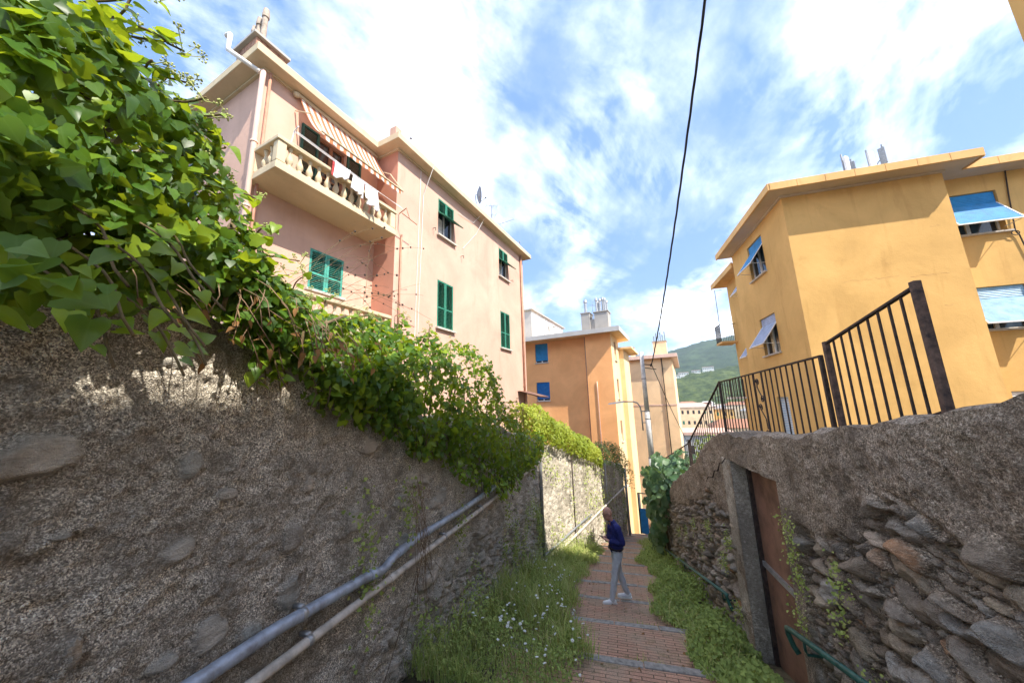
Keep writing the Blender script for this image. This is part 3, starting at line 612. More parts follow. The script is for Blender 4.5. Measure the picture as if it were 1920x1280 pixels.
def shutter_window(root, o, ad, nd, w, h, mode, mat, sill=True):
    """window in a recess (o = lower near corner on the wall face); closed or flapped louvred shutters"""
    b = MB(); b.obox(P_(o,ad,nd,w/2,h/2,-.16), ad*(w/2), RZ*(h/2), nd*.01); win = b.build('window', M['room'], root)
    fr = MB()
    for a0, a1, z0, z1 in ((0,.05,0,h),(w-.05,w,0,h),(w/2-.03,w/2+.03,.05,h-.05),(.05,w-.05,0,.05),(.05,w-.05,h-.05,h)):
        fr.obox(P_(o,ad,nd,(a0+a1)/2,(z0+z1)/2,-.125), ad*((a1-a0)/2), RZ*((z1-z0)/2), nd*.02)
    fr.build('window_frame', M['white'], win)
    g = MB(); g.obox(P_(o,ad,nd,w/2,h/2,-.138), ad*(w/2-.05), RZ*(h/2-.05), nd*.003); g.build('pane', M['glass'], win)
    if sill:
        b = MB(); b.obox(P_(o,ad,nd,w/2,-.03,.03), ad*(w/2+.07), RZ*.03, nd*.075); b.build('sill', M['stone_sill'], win, bevel=.006)
    if mode == 'closed':
        for i in (0, 1): louvre_leaf(b := MB(), P_(o,ad,nd,i*w/2+.003,0,-.045), ad, nd, w/2-.006, h).build('shutter', M[mat], win)
    elif mode == 'flap':
        hz = h*.62
        for i in (0, 1): louvre_leaf(b := MB(), P_(o,ad,nd,i*w/2+.003,hz,-.045), ad, nd, w/2-.006, h-hz, mid=False).build('shutter', M[mat], win)
        for i in (0, 1):
            b = MB(); ll = hz*.62; dr_ = (nd*.80-RZ*.60).normalized(); top = P_(o,ad,nd,i*w/2+.003,hz,.0)
            for a0, a1, q0, q1 in ((0,.05,0,ll),(w/2-.056,w/2-.006,0,ll),(.05,w/2-.056,0,.05),(.05,w/2-.056,ll-.05,ll)):
                b.obox(top+ad*((a0+a1)/2)+dr_*((q0+q1)/2), ad*((a1-a0)/2), dr_*((q1-q0)/2), dr_.cross(ad)*.016)
            q = .08
            while q < ll-.06: b.obox(top+ad*(w/4-.003)+dr_*q, ad*(w/4-.05), (dr_*.8+nd*.5)*.022, dr_.cross(ad)*.004); q += .045
            b.build('shutter_flap', M[mat], win)
        c = MB(); c.obox(P_(o,ad,nd,w*.3,hz*.45,-.13), ad*(w*.12), RZ*(hz*.4), nd*.003); c.build('curtain', M['curtain'], win)
    return win
def roller_window(root, o, ad, nd, w, h, drop, out, mat, base=.18, mat2=None, split=None, frame='white', bars=False):
    """window with a slatted roller blind: drop = share of the height covered straight, then the rest swings out"""
    b = MB(); b.obox(P_(o,ad,nd,w/2,h/2,-base+.01), ad*(w/2), RZ*(h/2), nd*.008); win = b.build('window', M['glass'], root)
    fr = MB()
    for a0, a1, z0, z1 in ((0,.06,0,h),(w-.06,w,0,h),(w/2-.05,w/2+.05,.06,h-.06),(.06,w-.06,0,.06),(.06,w-.06,h-.06,h)):
        fr.obox(P_(o,ad,nd,(a0+a1)/2,(z0+z1)/2,-base+.035), ad*((a1-a0)/2), RZ*((z1-z0)/2), nd*.02)
    fr.build('window_frame', M[frame], win)
    b = MB(); b.obox(P_(o,ad,nd,w/2,-.025,.02), ad*(w/2+.05), RZ*.025, nd*.08); b.build('sill', M['stone_sill'], win, bevel=.005)
    if bars:
        b = MB()
        for i in range(1, 7): b.tube([P_(o,ad,nd,w*i/7,.0,-.03), P_(o,ad,nd,w*i/7,h,-.03)], .012, 6)
        b.build('window_bars', M['iron'], win); return win
    path = [(h-.01, -.06)]; hz = h*(1-drop); n = int(h*drop/.05)
    for i in range(1, n+1): path.append((h-.01-h*drop*i/max(n,1), -.06))
    if out:
        zL, dL = path[-1]; m = int(math.hypot(out, out*1.45)/.05)
        for i in range(1, m+1): path.append((zL-out*1.45*i/m, dL+out*i/m))
    for part_i, rng_ in enumerate(([0, len(path)-1],) if split is None else ([0, int(len(path)*split)], [int(len(path)*split), len(path)-1])):
        b = MB(); seg = path[rng_[0]:rng_[1]+1]
        for (z0, d0), (z1, d1) in zip(seg, seg[1:]):
            v = Vector((0,0,1))*(z1-z0)+nd*(d1-d0); nn = v.cross(ad).normalized(); nn = nn if nn.dot(nd)+nn.z > 0 else -nn
            for (ta, tb, ha, hb) in ((0,.5,0,.012),(.5,.86,.012,.004),(.86,1,.004,0)):
                p0 = P_(o,ad,nd,.02,z0,d0)+v*ta+nn*ha; p1 = P_(o,ad,nd,.02,z0,d0)+v*tb+nn*hb
                b.quad(p0, p0+ad*(w-.04), p1+ad*(w-.04), p1)
        b.build('roller_blind', M[mat if part_i == 0 else mat2], win)
    if out:
        z1, d1 = path[-1]; z0, d0 = path[n]; b = MB()
        for a in (.02, w-.02): b.bar(P_(o,ad,nd,a,z0,d0), P_(o,ad,nd,a,z1,d1), .03)
        b.bar(P_(o,ad,nd,.0,z1,d1), P_(o,ad,nd,w,z1,d1), .035)
        for a in (.03, w-.03): b.bar(P_(o,ad,nd,a,z1,d1), P_(o,ad,nd,a,z1-.02,-.03), .014)
        b.build('blind_frame', M['white'], win)
    return win
def drain(root, pts, r, mat, name='drainpipe'):
    b = MB(); b.tube(pts, r, 10); o = b.build(name, M[mat], root, True)
    p, q = Vector(pts[-2]), Vector(pts[-1]); L_ = (q-p).length; i = 1
    while i*1.5 < L_:
        c = p+(q-p)*(i*1.5/L_); d = (q-p).normalized(); m = MB(); m.tube([c-d*.02, c+d*.02], r*1.35, 10); m.build('pipe_ring', M[mat], o); i += 1
        if i > 5: break
    return o
def dish(label, loc, face, r, mat='white', mast=.6, grp=None):
    t = thing('satellite_dish', label, 'satellite dish', loc, 0, grp); f = Vector(face).normalized()
    c = Vector((0,0,mast)); x = f.orthogonal().normalized(); y = f.cross(x); b = MB(); n = 20; vs = []; fs = []
    for side, off in ((0, 0), (1, -.012)):
        for j in range(5):
            for k in range(n):
                rr = r*(j+.05)/4.05; a = 2*pi*k/n; vs.append(c+x*cos(a)*rr+y*sin(a)*rr+f*(.16*r*(rr/r)**2*2+off))
    for s in (0, 5*n): fs += [(s+j*n+k, s+j*n+(k+1)%n, s+(j+1)*n+(k+1)%n, s+(j+1)*n+k) for j in range(4) for k in range(n)]
    fs += [(4*n+k, 4*n+(k+1)%n, 9*n+(k+1)%n, 9*n+k) for k in range(n)]
    b.add(vs, fs); b.build('reflector', M[mat], t, True)
    b = MB(); b.tube([(0,0,0), c-f*.08, c], .022, 8); b.build('mast', M['steel'], t)
    b = MB(); b.tube([c-y*r*.9+f*.2*r, c-y*r*.3+f*r*1.05], .012, 6); b.ball(c-y*r*.25+f*r*1.05, .045, 8, 6); b.build('feed_arm', M['steel'], t); return t
def antenna(label, loc, h, booms, az=0, grp='roof aerials'):
    t = thing('roof_aerial', label, 'aerial', loc, az, grp); b = MB(); b.tube([(0,0,0),(0,0,h)], .016, 6); b.build('mast', M['steel'], t)
    for z, L_, n in booms:
        b = MB(); b.tube([(-L_/2,0,z),(L_/2,0,z+.05)], .009, 5)
        for i in range(n): x = -L_/2+L_*i/(n-1); b.tube([(x,-.18,z+.05*i/n),(x,.18,z+.05*i/n)], .006, 4)
        b.build('boom', M['steel'], t)
    return t
def chimney(root, x0, x1, y0, y1, z0, z1, mat, pots, pr, ph, potmat, cap=.05):
    b = MB(); b.box(x0,x1,y0,y1,z0,z1); ch = b.build('chimney', M[mat], root)
    if cap: b = MB(); b.box(x0-cap,x1+cap,y0-cap,y1+cap,z1,z1+.06); b.build('chimney_cap', M['concrete'], ch)
    for x, y, hh in pots:
        b = MB(); b.lathe([(0,pr*1.05),(ph*hh*.80,pr*.92),(ph*hh*.80,pr*1.3),(ph*hh*.86,pr*1.35),(ph*hh,pr*1.05)], (x,y,z1+.05), 16); b.build('chimney_pot', M[potmat], ch)
    return ch

# ------------------------------------------------------------------ pink house (turned 11.3 degrees from the street)
TURN = rad(-11.3)
pk = thing('pink_house', 'pink three storey house with green shutters and a stone balcony under a striped awning', 'house', (0,0,0), TURN)
XR_, XL_, Y0_, YM, Y1_, ZT, ZB = -6.9, -7.73, 3.35, 6.58, 15.35, 7.69, -2.5
def holes_for(ws, base=0): return [(a-base, a+w-base, z, z+h) for a, z, w, h in ws]
WR = [(8.46,5.82,.90,1.36),(12.75,5.82,.90,1.36),(8.47,2.60,.87,1.62),(12.78,2.55,.90,1.65)]
b = MB(); b.wall((XR_,YM,0), RY, RX, Y1_-YM, ZB, ZT, holes_for(WR, YM))
DOORB = (4.70, 4.92, .78, 2.1); LOWW = (4.72, 2.9, .92, 1.03)
b.wall((XL_,Y0_,0), RY, RX, YM-Y0_, ZB, ZT, [(DOORB[0]-.0-Y0_, DOORB[0]+DOORB[2]-Y0_, DOORB[1], DOORB[1]+DOORB[3]), (LOWW[0]-Y0_, LOWW[0]+LOWW[2]-Y0_, LOWW[1], LOWW[1]+LOWW[3])])
SW = (2.5, 5.0, .9, 1.5)
b.wall((XL_,Y0_,0), -RX, -RY, 8, ZB, ZT, [(SW[0], SW[0]+SW[2], SW[1], SW[1]+SW[3])])
b.quad((XR_,Y1_,ZB),(-15.7,Y1_,ZB),(-15.7,Y1_,ZT),(XR_,Y1_,ZT)); b.quad((-15.7,Y0_,ZB),(-15.7,Y1_,ZB),(-15.7,Y1_,ZT),(-15.7,Y0_,ZT))
b.build('wall', M['pink'], pk)
b = MB(); b.quad((XL_,YM,ZB),(XR_-.001,YM,ZB),(XR_-.001,YM,ZT),(XL_,YM,ZT)); b.build('return_wall', M['pink_shade'], pk)
OV = .36
rf = MB(); rf.prism([(XL_+OV,Y0_-OV),(XL_+OV,YM-OV),(XR_+OV,YM-OV),(XR_+OV,Y1_+OV),(-16.1,Y1_+OV),(-16.1,Y0_-OV)], ZT, ZT+.20)
roof = rf.build('roof', M['cream'], pk, bevel=.012)
rf = MB(); rf.prism([(XL_+OV-.1,Y0_-OV+.1),(XL_+OV-.1,YM-OV+.1),(XR_+OV-.1,YM-OV+.1),(XR_+OV-.1,Y1_+OV-.1),(-16,Y1_+OV-.1),(-16,Y0_-OV+.1)], ZT+.201, ZT+.27); rf.build('roof_tiles', M['tile'], roof)
b = MB(); b.prism([(XL_+.06,Y0_-.06),(XL_+.06,YM-.06),(XR_+.06,YM-.06),(XR_+.06,Y1_+.06),(XR_,Y1_+.06),(XR_,YM),(XL_,YM),(XL_,Y0_),(-15.7,Y0_),(-15.7,Y0_-.06)], ZT-.05, ZT-.003); b.build('eave_moulding', M['cream'], roof)
# low parapet stubs along the front roof edge
for y, z, w in ((YM-.15,.34,.24),(5.95,.22,.16),(12.1,.24,.18),(13.9,.22,.18)):
    b = MB(); x = (XR_ if y > 6.2 else XL_)+.15; b.box(x-.25,x,y-w/2,y+w/2,ZT+.205,ZT+.22+z); b.build('roof_stub', M['pink'], roof, bevel=.01)
ch = chimney(roof, -8.35, -7.55, 3.02, 3.62, ZT+.28, ZT+.47, 'oldbrick', [(-7.85,3.26,1.22),(-8.08,3.26,1.1),(-8.26,3.26,.95)], .058, .95, 'pot', .08)
chimney(roof, -7.6, -7.2, 10.4, 10.85, ZT+.21, ZT+.62, 'concrete', [], .08, .5, 'pot', .04)
b = MB(); b.lathe([(0,.09),(.3,.09),(.32,.13),(.42,.13),(.44,.09),(.6,.08),(.62,.11),(.72,.1)], (-7.35,9.75,ZT+.2), 12); b.build('flue', M['pot'], roof, True)
for i, (a, z, w, h) in enumerate(WR):
    shutter_window(pk, (XR_,a,z), RY, RX, w, h, 'flap' if i < 2 else 'closed', 'green')
# window below the balcony, faded teal shutters
shutter_window(pk, (XL_,LOWW[0],LOWW[1]), RY, RX, LOWW[2], LOWW[3], 'closed', 'teal')
shutter_window(pk, (XL_-SW[0],Y0_,SW[1]), -RX, -RY, SW[2], SW[3], 'closed', 'darkgreen')
# balcony door with its glazing and open shutters
b = MB(); a, z, w, h = DOORB; o = (XL_,a,z)
b.obox(P_(o,RY,RX,w/2,h/2,-.15), RY*(w/2), RZ*(h/2), RX*.01); dr = b.build('balcony_door', M['room'], pk)
b = MB()
for a0, a1, z0, z1 in ((0,.06,0,h),(w-.06,w,0,h),(w/2-.05,w/2+.05,.1,h-.06),(.06,w-.06,0,.1),(.06,w-.06,h-.06,h),(.06,w/2-.05,h*.5,h*.5+.05),(w/2+.05,w-.06,h*.5,h*.5+.05)):
    b.obox(P_(o,RY,RX,(a0+a1)/2,(z0+z1)/2,-.11), RY*((a1-a0)/2), RZ*((z1-z0)/2), RX*.025)
b.build('door_frame', M['wood'], dr)
b = MB(); b.obox(P_(o,RY,RX,w/2,h/2,-.13), RY*(w/2-.06), RZ*(h/2-.06), RX*.003); b.build('pane', M['glass'], dr)
for a0 in (a-.47, a+w+.02): louvre_leaf(b := MB(), (XL_+.01,a0,z), RY, RX, .45, h, mid=True).build('shutter', M['darkgreen'], dr)
# balconies: slab, pedestals, balusters, coping
def balcony(zs, rail_z, y0, y1, xo, door=True):
    b = MB(); b.box(XL_-.02, xo, y0, y1, zs, zs+.13); bal = b.build('balcony', M['cream'], pk, bevel=.01)
    b = MB(); b.prism([(XL_,y0+.02),(xo-.02,y0+.02),(xo-.02,y1-.02),(xo-.2,y1-.02),(xo-.2,y0+.2),(XL_,y0+.2)], zs+.131, zs+.19); b.build('plinth', M['cream'], bal, bevel=.008)
    b = MB(); b.prism([(XL_,y0-.02),(xo+.02,y0-.02),(xo+.02,y1+.0),(xo-.2,y1+.0),(xo-.2,y0+.2),(XL_,y0+.2)], rail_z-.09, rail_z); b.build('coping', M['cream'], bal, bevel=.015)
    for x_, y_ in ((xo-.1,y0+.1),(xo-.1,y1-.11),(XL_+.09,y0+.1)):
        b = MB(); b.box(x_-.085,x_+.085,y_-.085,y_+.085,zs+.19,rail_z-.088); b.build('pedestal', M['cream'], bal, bevel=.012)
    H = rail_z-.09-zs-.19; pr = [(0,.055),(.06*H,.055),(.08*H,.035),(.16*H,.045),(.30*H,.072),(.42*H,.066),(.62*H,.036),(.78*H,.026),(.84*H,.04),(.88*H,.034),(.93*H,.05),(H,.052)]
    m = MB(); m.lathe(pr, (0,0,0), 12); o0 = m.build('baluster', M['cream'], bal, True); n = 13; first = True
    spots = [(xo-.1, y0+.3+(y1-y0-.62)*i/(n-1)) for i in range(n)]+[(xo-.1-.22*(i+1.2), y0+.1) for i in range(2)]
    for x_, y_ in spots:
        o_ = o0 if first else o0.copy()
        if not first: COL.objects.link(o_); o_.parent = bal
        first = False; o_.location = (x_, y_, zs+.19)
    return bal
balcony(4.79, 5.52, 3.27, 6.45, -6.73)
balcony(1.70, 2.46, 3.27, 6.40, -6.73)
# striped awning
b = MB(); n, m = 40, 14; V = []
for i in range(n+1):
    y = 4.08+2.32*i/n
    for j in range(m+1):
        t = j/m; V.append((XL_+.05+1.14*t, y, 7.66-1.58*t-.24*sin(pi*t)+.012*sin(i*1.1+t*5)))
    V.append((XL_+1.20, y, 6.08-.10-.035*abs(sin(i*pi/4)))); 
F = [(i*(m+2)+j, (i+1)*(m+2)+j, (i+1)*(m+2)+j+1, i*(m+2)+j+1) for i in range(n) for j in range(m+1)]
b.add(V, F); aw = b.build('awning', M['awning'], pk, True)
b = MB(); b.tube([(XL_+1.20,4.0,6.095),(XL_+1.20,6.46,6.095)], .022, 8); b.build('awning_bar', M['cream'], aw)
for y in (4.04, 6.43):
    b = MB(); b.tube([(XL_+.03,y,7.2),(XL_+.7,y,6.8),(XL_+1.20,y,6.10)], .016, 8); b.build('awning_arm', M['cream'], aw)
b = MB(); b.tube([(XL_+.08,4.02,7.63),(XL_+.08,6.44,7.63)], .05, 10); b.ball((XL_+.08,4.0,7.60), .075, 8, 6); b.build('awning_roller', M['cream'], aw)
drain(pk, [(XL_+.12,Y0_-.1,7.5),(XL_+.12,Y0_-.1,7.2),(XL_+.12,Y0_-.1,-1.5)], .055, 'pinkpipe')
drain(pk, [(XL_+.1,Y0_+.06,7.6),(XL_+.1,Y0_+.06,4),(XL_+.1,Y0_+.06,-1.)], .03, 'copper')
drain(pk, [(-8.1,2.7,8.12),(-7.98,2.72,8.12),(-7.98,2.72,7.72),(-7.62,3.18,7.42)], .05, 'white', 'vent_pipe')
drain(pk, [(XR_+.06,15.0,7.66),(XR_+.06,15.0,4),(XR_+.06,15.0,-1.5)], .05, 'copper')
drain(pk, [(XR_+.045,6.78,5.0),(XR_+.045,6.78,3.0),(XR_+.045,6.78,-1)], .026, 'copper')
# small wires, hooks and clothes line frames
b = MB(); b.tube([(XR_+.02,7.55,7.68),(XR_+.02,7.5,5),(XR_+.02,7.42,0)], .009, 5); b.build('wall_cable', M['white'], pk)
b = MB(); b.tube([(XR_+.45,7.7,7.8),(XR_+.03,7.68,6.8),(XR_+.02,7.6,3.4),(XR_+.02,7.55,0)], .009, 5); b.build('wall_cable', M['white'], pk)
b = MB(); b.tube([(XR_+.3,11.0,7.9),(XR_+.04,10.6,7.3),(XR_+.04,9.6,7.2)], .008, 5); b.tube([(XR_+.3,11.2,7.9),(XR_+.04,10.8,6.9),(XR_+.02,9.9,5.9)], .008, 5); b.build('wall_cable', M['white'], pk)
for zl, zr in ((5.62,5.30),(2.55,2.25)):
    b = MB(); b.tube([(XR_+.02,6.68,zl),(XR_+.42,6.55,zl-.02)], .014, 6); b.tube([(XR_+.42,6.4,zl-.25),(XR_+.42,7.0,zl-.3)], .014, 6); b.tube([(XR_+.42,6.55,zl),(XR_+.42,6.7,zl-.28)], .01, 6); b.build('clothes_bracket', M['copper'], pk)
b = MB()
for i, x in enumerate((-6.66, -6.60, -6.54)): b.tube([(x,3.5,5.74-.03*i),(x,5,5.66-.03*i),(x,6.5,5.68-.06*i)], .005, 4)
b.tube([(-6.75,3.52,5.5),(-6.66,3.52,5.76),(-6.5,3.5,5.78)], .012, 6); b.build('clothes_line', M['linen'], pk)
for y, z in ((8.2,5.9),(9.8,5.55),(8.1,2.6),(13.9,5.95)):
    b = MB(); b.tube([(XR_,y,z),(XR_+.12,y,z),(XR_+.12,y,z-.1)], .012, 6); b.build('hook', M['iron'], pk)
b = MB(); b.quad((XR_+.02,14.3,.75),(XR_+1.1,14.3,.45),(XR_+1.1,15.5,.45),(XR_+.02,15.5,.75)); b.quad((XR_+.02,14.3,.72),(XR_+1.1,14.3,.40),(XR_+1.1,15.5,.40),(XR_+.02,15.5,.72)); b.build('door_canopy', M['wood'], pk)
# things that rest on or hang from the house: world places through the house's turn
TM = Matrix.Rotation(TURN, 4, 'Z')
wp = lambda x, y, z: TM@Vector((x,y,z))
dish('large white satellite dish on the roof edge above the balcony corner', wp(-7.2,7.42,ZT+.2), (.55,-.75,.2), .27, 'white', .62)
dish('dark satellite dish edge-on on a mast in the middle of the pink roof', wp(-7.1,11.3,ZT+.2), (.80,.50,.10), .36, 'steel', 1.15)
dish('small pale satellite dish near the far end of the pink roof', wp(-6.9,14.6,ZT+.2), (.6,-.4,.4), .24, 'white', .2)
antenna('thin aerial with two booms beside the dark dish on the pink roof', wp(-6.8,12.0,ZT+.2), .95, [(.9,.5,4),(.45,.35,3)], .6)
antenna('low aerial with one long boom leaning out over the pink eave', wp(-6.55,12.6,ZT+.2), .35, [(.3,1.1,7)], -.2)
def cloth(label, x, y0, y1, z, drop, mat, seed, slant=0, fold=.05):
    b = MB(); n, m = 22, 12; V = []; r_ = np.random.default_rng(seed); ph = r_.uniform(0, 6, 3)
    for i in range(n+1):
        s = i/n; y = y0+(y1-y0)*s
        for j in range(m+1):
            t = j/m; d = drop*(1+slant*(s-.5))+.05*sin(s*9+ph[0])*drop
            w = fold*(sin(s*14+ph[1]+t*1.5)+.5*sin(s*29+ph[2]))*(t**.7)
            V.append((x+w+.02*t, y+.03*sin(s*6+ph[2])*t, z-d*t-.03*sin(pi*s)))
    b.add(V, [(i*(m+1)+j,(i+1)*(m+1)+j,(i+1)*(m+1)+j+1,i*(m+1)+j+1) for i in range(n) for j in range(m)])
    o = b.build('hung_cloth', M[mat], None, True); o.matrix_world = TM; so_ = o.modifiers.new('thick', 'SOLIDIFY'); so_.thickness = .006; return tag(o, label, 'laundry')
c_ = cloth('white cloth with a red edge hung over the balcony rail, highest of the laundry', -6.58, 4.40, 4.80, 5.66, .32, 'linen', 3, -.6)
cloth('narrow red cloth folded behind the white one on the balcony line', -6.625, 4.37, 4.5, 5.66, .36, 'redcloth', 9, 0, .012)
cloth('white shirt hung beside a grey one on the balcony line', -6.58, 4.88, 5.22, 5.62, .42, 'linen', 4, .2)
cloth('greyish white shirt nearest the far end of the balcony line', -6.57, 5.24, 5.62, 5.60, .5, 'linen', 5, .3)

# ------------------------------------------------------------------ orange apartment house, the white one behind it and the beige one (all turned like the pink house)
og = thing('orange_building', 'deep orange apartment building with blue roller blinds and grey roof chimneys', 'building', (0,0,0), TURN)
OX, OY, OZ = -4.54, 25.5, 5.22; zb = -14
WO = [(-10.84,3.50,1.12,1.6),(-10.84,.42,1.14,1.5)]; SX = -6.45
b = MB(); b.wall((-16,OY+.55,0), RX, -RY, SX+16, zb, OZ, [(x+16,x+16+w,z,z+h) for x,z,w,h in WO], .15)
b.wall((SX,OY,0), RX, -RY, OX-SX, zb, OZ); b.quad((SX,OY,zb),(SX,OY+.55,zb),(SX,OY+.55,OZ),(SX,OY,OZ))
b.quad((-16,OY+.55,zb),(-16,36,zb),(-16,36,OZ),(-16,OY+.55,OZ)); b.build('wall', M['orange'], og)
sw = [(1.2,3.3,.8,1.5),(1.2,.4,.8,1.5),(1.2,-2.7,.8,1.5),(1.2,-5.8,.8,1.5)]
b = MB(); b.wall((OX,OY,0), RY, RX, 3.2, zb, OZ, [(a,a+w,z,z+h) for a,z,w,h in sw], .15); b.wall((OX+.35,OY+3.2,0), RY, RX, 3.0, zb, 4.4); b.quad((OX,OY+3.2,zb),(OX+.35,OY+3.2,zb),(OX+.35,OY+3.2,4.4),(OX,OY+3.2,4.4)); b.build('side_wall', M['orange_pale'], og)
for x, z, w, h in WO: roller_window(og, (x,OY+.55,z), RX, -RY, w, h, .88, 0, 'blue' if z > 2 else 'bluedeep', .15)
for a, z, w, h in sw: roller_window(og, (OX,OY+a,z), RY, RX, w, h, .6, 0, 'brownblind', .15)
rf = MB(); rf.prism([(-16.3,OY-.75),(OX+.75,OY-.75),(OX+.75,OY+4.2),(-16.3,OY+10)], OZ, OZ+.12); orf = rf.build('roof', M['orange_pale'], og)
b = MB(); b.box(-16.3,OX+.80,OY-.83,OY-.752,OZ-.05,OZ+.30); b.box(OX+.752,OX+.80,OY-.75,OY+4.2,OZ-.05,OZ+.30); b.build('eave_band', M['greyband'], orf)
b = MB(); b.box(OX-1,OX+1.05,OY+3.0,OY+7.5,4.4,4.55); b.build('lower_roof', M['orange_pale'], orf)
ZC = OZ+.13
chimney(orf, -6.5,-5.85,25.0,26.0, ZC, 6.85, 'concrete', [(-6.2,25.4,1.)], .11, 1.1, 'galv', .05)
b = MB(); b.box(-5.85,-5.5,25.1,25.8,ZC,6.35); b.build('chimney_link', M['concrete'], orf)
chimney(orf, -5.5,-4.5,25.0,26.0, ZC, 6.8, 'concrete', [(-5.32,25.2,1.05),(-5.32,25.7,.95),(-5.08,25.3,1.),(-4.92,25.6,1.15),(-4.72,25.3,1.),(-4.66,25.7,.9)], .085, 1.05, 'galv', .06)
drain(og, [(SX-.12,OY+.45,5.2),(SX-.12,OY+.45,3),(SX-.12,OY+.45,-8)], .06, 'copper'); drain(og, [(-5.75,OY-.05,1.7),(-5.75,OY-.05,1),(-5.75,OY-.05,-8)], .03, 'pinkpipe')
antenna('thin aerial between the two chimney stacks of the orange building', wp(-5.68,25.5,6.3), 1.6, [(1.2,.5,4)], .8)
wb = thing('white_building', 'small white attic block showing above the orange roof beside the pink house', 'building', (0,0,0), TURN)
b = MB(); b.quad((-15.6,34,0),(-14.4,34,0),(-14.4,34,10.6),(-15.6,34,10.6)); b.build('wall_cladding', M['greyband'], wb)
b = MB(); b.wall((-14.4,34,0), RY, RX, 11, 0, 10.6, [(5.2,5.7,9.1,9.8)], .15); b.quad((-15.6,34,0),(-15.6,45,0),(-15.6,45,10.6),(-15.6,34,10.6)); b.quad((-14.4,45,0),(-15.6,45,0),(-15.6,45,10.6),(-14.4,45,10.6)); b.build('wall', M['white_wall'], wb)
b = MB(); b.box(-15.9,-14.15,33.75,45.3,10.6,10.75); b.build('roof', M['concrete'], wb)
b = MB(); b.box(-14.52,-14.5,39.2,39.7,9.1,9.8); b.build('window', M['glass'], wb); drain(wb, [(-14.33,37.5,10.5),(-14.33,37.5,9),(-14.33,37.5,4)], .05, 'greyband')

bg_ = thing('beige_building', 'tall beige apartment block with brown windows behind the lamp post', 'building', (0,0,0), TURN)
BX0, BX1, BY, BZ, bb = -6.2, -.9, 38.0, 4.5, -15.5
WB = [(-6.0,2.72,.68,1.5,'tan'),(-5.95,-.15,.66,1.45,'white'),(-5.93,-2.85,.62,1.42,'win'),(-5.9,-5.7,.64,1.42,'brown'),(-5.85,-8.55,.62,1.4,'bars')]
DB = (-5.72,-12.3,.62,2.9)
b = MB(); b.wall((BX0-6,BY,0), RX, -RY, BX1-BX0+6, bb, BZ, [(x-BX0+6,x-BX0+6+w,z,z+h) for x,z,w,h,_ in WB]+[(DB[0]-BX0+6,DB[0]-BX0+6+DB[2],DB[1],DB[1]+DB[3])], .16)
b.quad((BX1,BY,bb),(BX1,BY+12,bb),(BX1,BY+12,BZ),(BX1,BY,BZ)); b.quad((BX0-6,BY,bb),(BX0-6,BY+12,bb),(BX0-6,BY+12,BZ),(BX0-6,BY,BZ)); b.build('wall', M['beige'], bg_)
for x, z, w, h, k in WB:
    o = (x,BY,z)
    if k == 'tan': roller_window(bg_, o, RX, -RY, w, h, .98, 0, 'tanblind', .16)
    elif k == 'white': roller_window(bg_, o, RX, -RY, w, h, .7, 0, 'white', .16)
    elif k == 'win': roller_window(bg_, o, RX, -RY, w, h, .1, 0, 'tanblind', .16, frame='wood')
    elif k == 'brown': roller_window(bg_, o, RX, -RY, w, h, .98, 0, 'brownblind', .16)
    else: roller_window(bg_, o, RX, -RY, w, h, 0, 0, 'tanblind', .16, bars=True)
b = MB(); b.box(DB[0],DB[0]+DB[2],BY+.14,BY+.16,DB[1],DB[1]+DB[3]); b.build('doorway', M['wood'], bg_)
for z in (-1.0+.75, -7.05):
    b = MB(); b.box(BX0-6,BX1+.03,BY-.03,BY-.002,z,z+.12); b.build('string_course', M['pinkpipe'], bg_)
rf = MB(); rf.box(BX0-6.4,BX1+.55,BY-.6,BY+12.4,BZ,BZ+.36); brf = rf.build('roof', M['pinkpipe'], bg_, bevel=.02)
chimney(brf, -2.55,-1.25,38.4,39.6,BZ+.37,6.35,'beige',[(-2.4+i*.21,38.7+.3*(i%2),(.7,1.15,.75,1.2,.8,1.25)[i]) for i in range(6)],.05,.85,'steel',.06)
chimney(brf, -4.85,-4.45,38.4,39.0,BZ+.37,5.95,'beige',[],.05,.8,'steel',.05)
drain(bg_, [(-1.85,BY-.08,4.5),(-1.85,BY-.08,2),(-1.85,BY-.08,-13)], .05, 'iron')
for x, z in ((-1.7,3.4),(-2.3,-.8),(-2.25,-4.7)):
    b = MB(); b.tube([(x,BY,z),(x,BY-.55,z+.05)], .025, 6); b.build('bracket', M['steel'], bg_)
bd = thing('blue_door', 'narrow bright blue door panel in a dark frame at the far end of the steps', 'door', (1.42,20.9,-6.80), TURN)
b = MB(); b.box(-.20,.18,-.03,.03,0,1.25); b.build('door_panel', M['blue'], bd, bevel=.01); b = MB(); b.box(-.26,-.205,-.04,.04,0,2.0); b.box(-.26,.22,-.04,.04,2.001,2.04); b.build('door_frame', M['darkgreen'], bd); b = MB(); b.box(-.2,-.12,-.03,-.02,1.26,1.99); b.build('pale_strip', M['white'], bd)

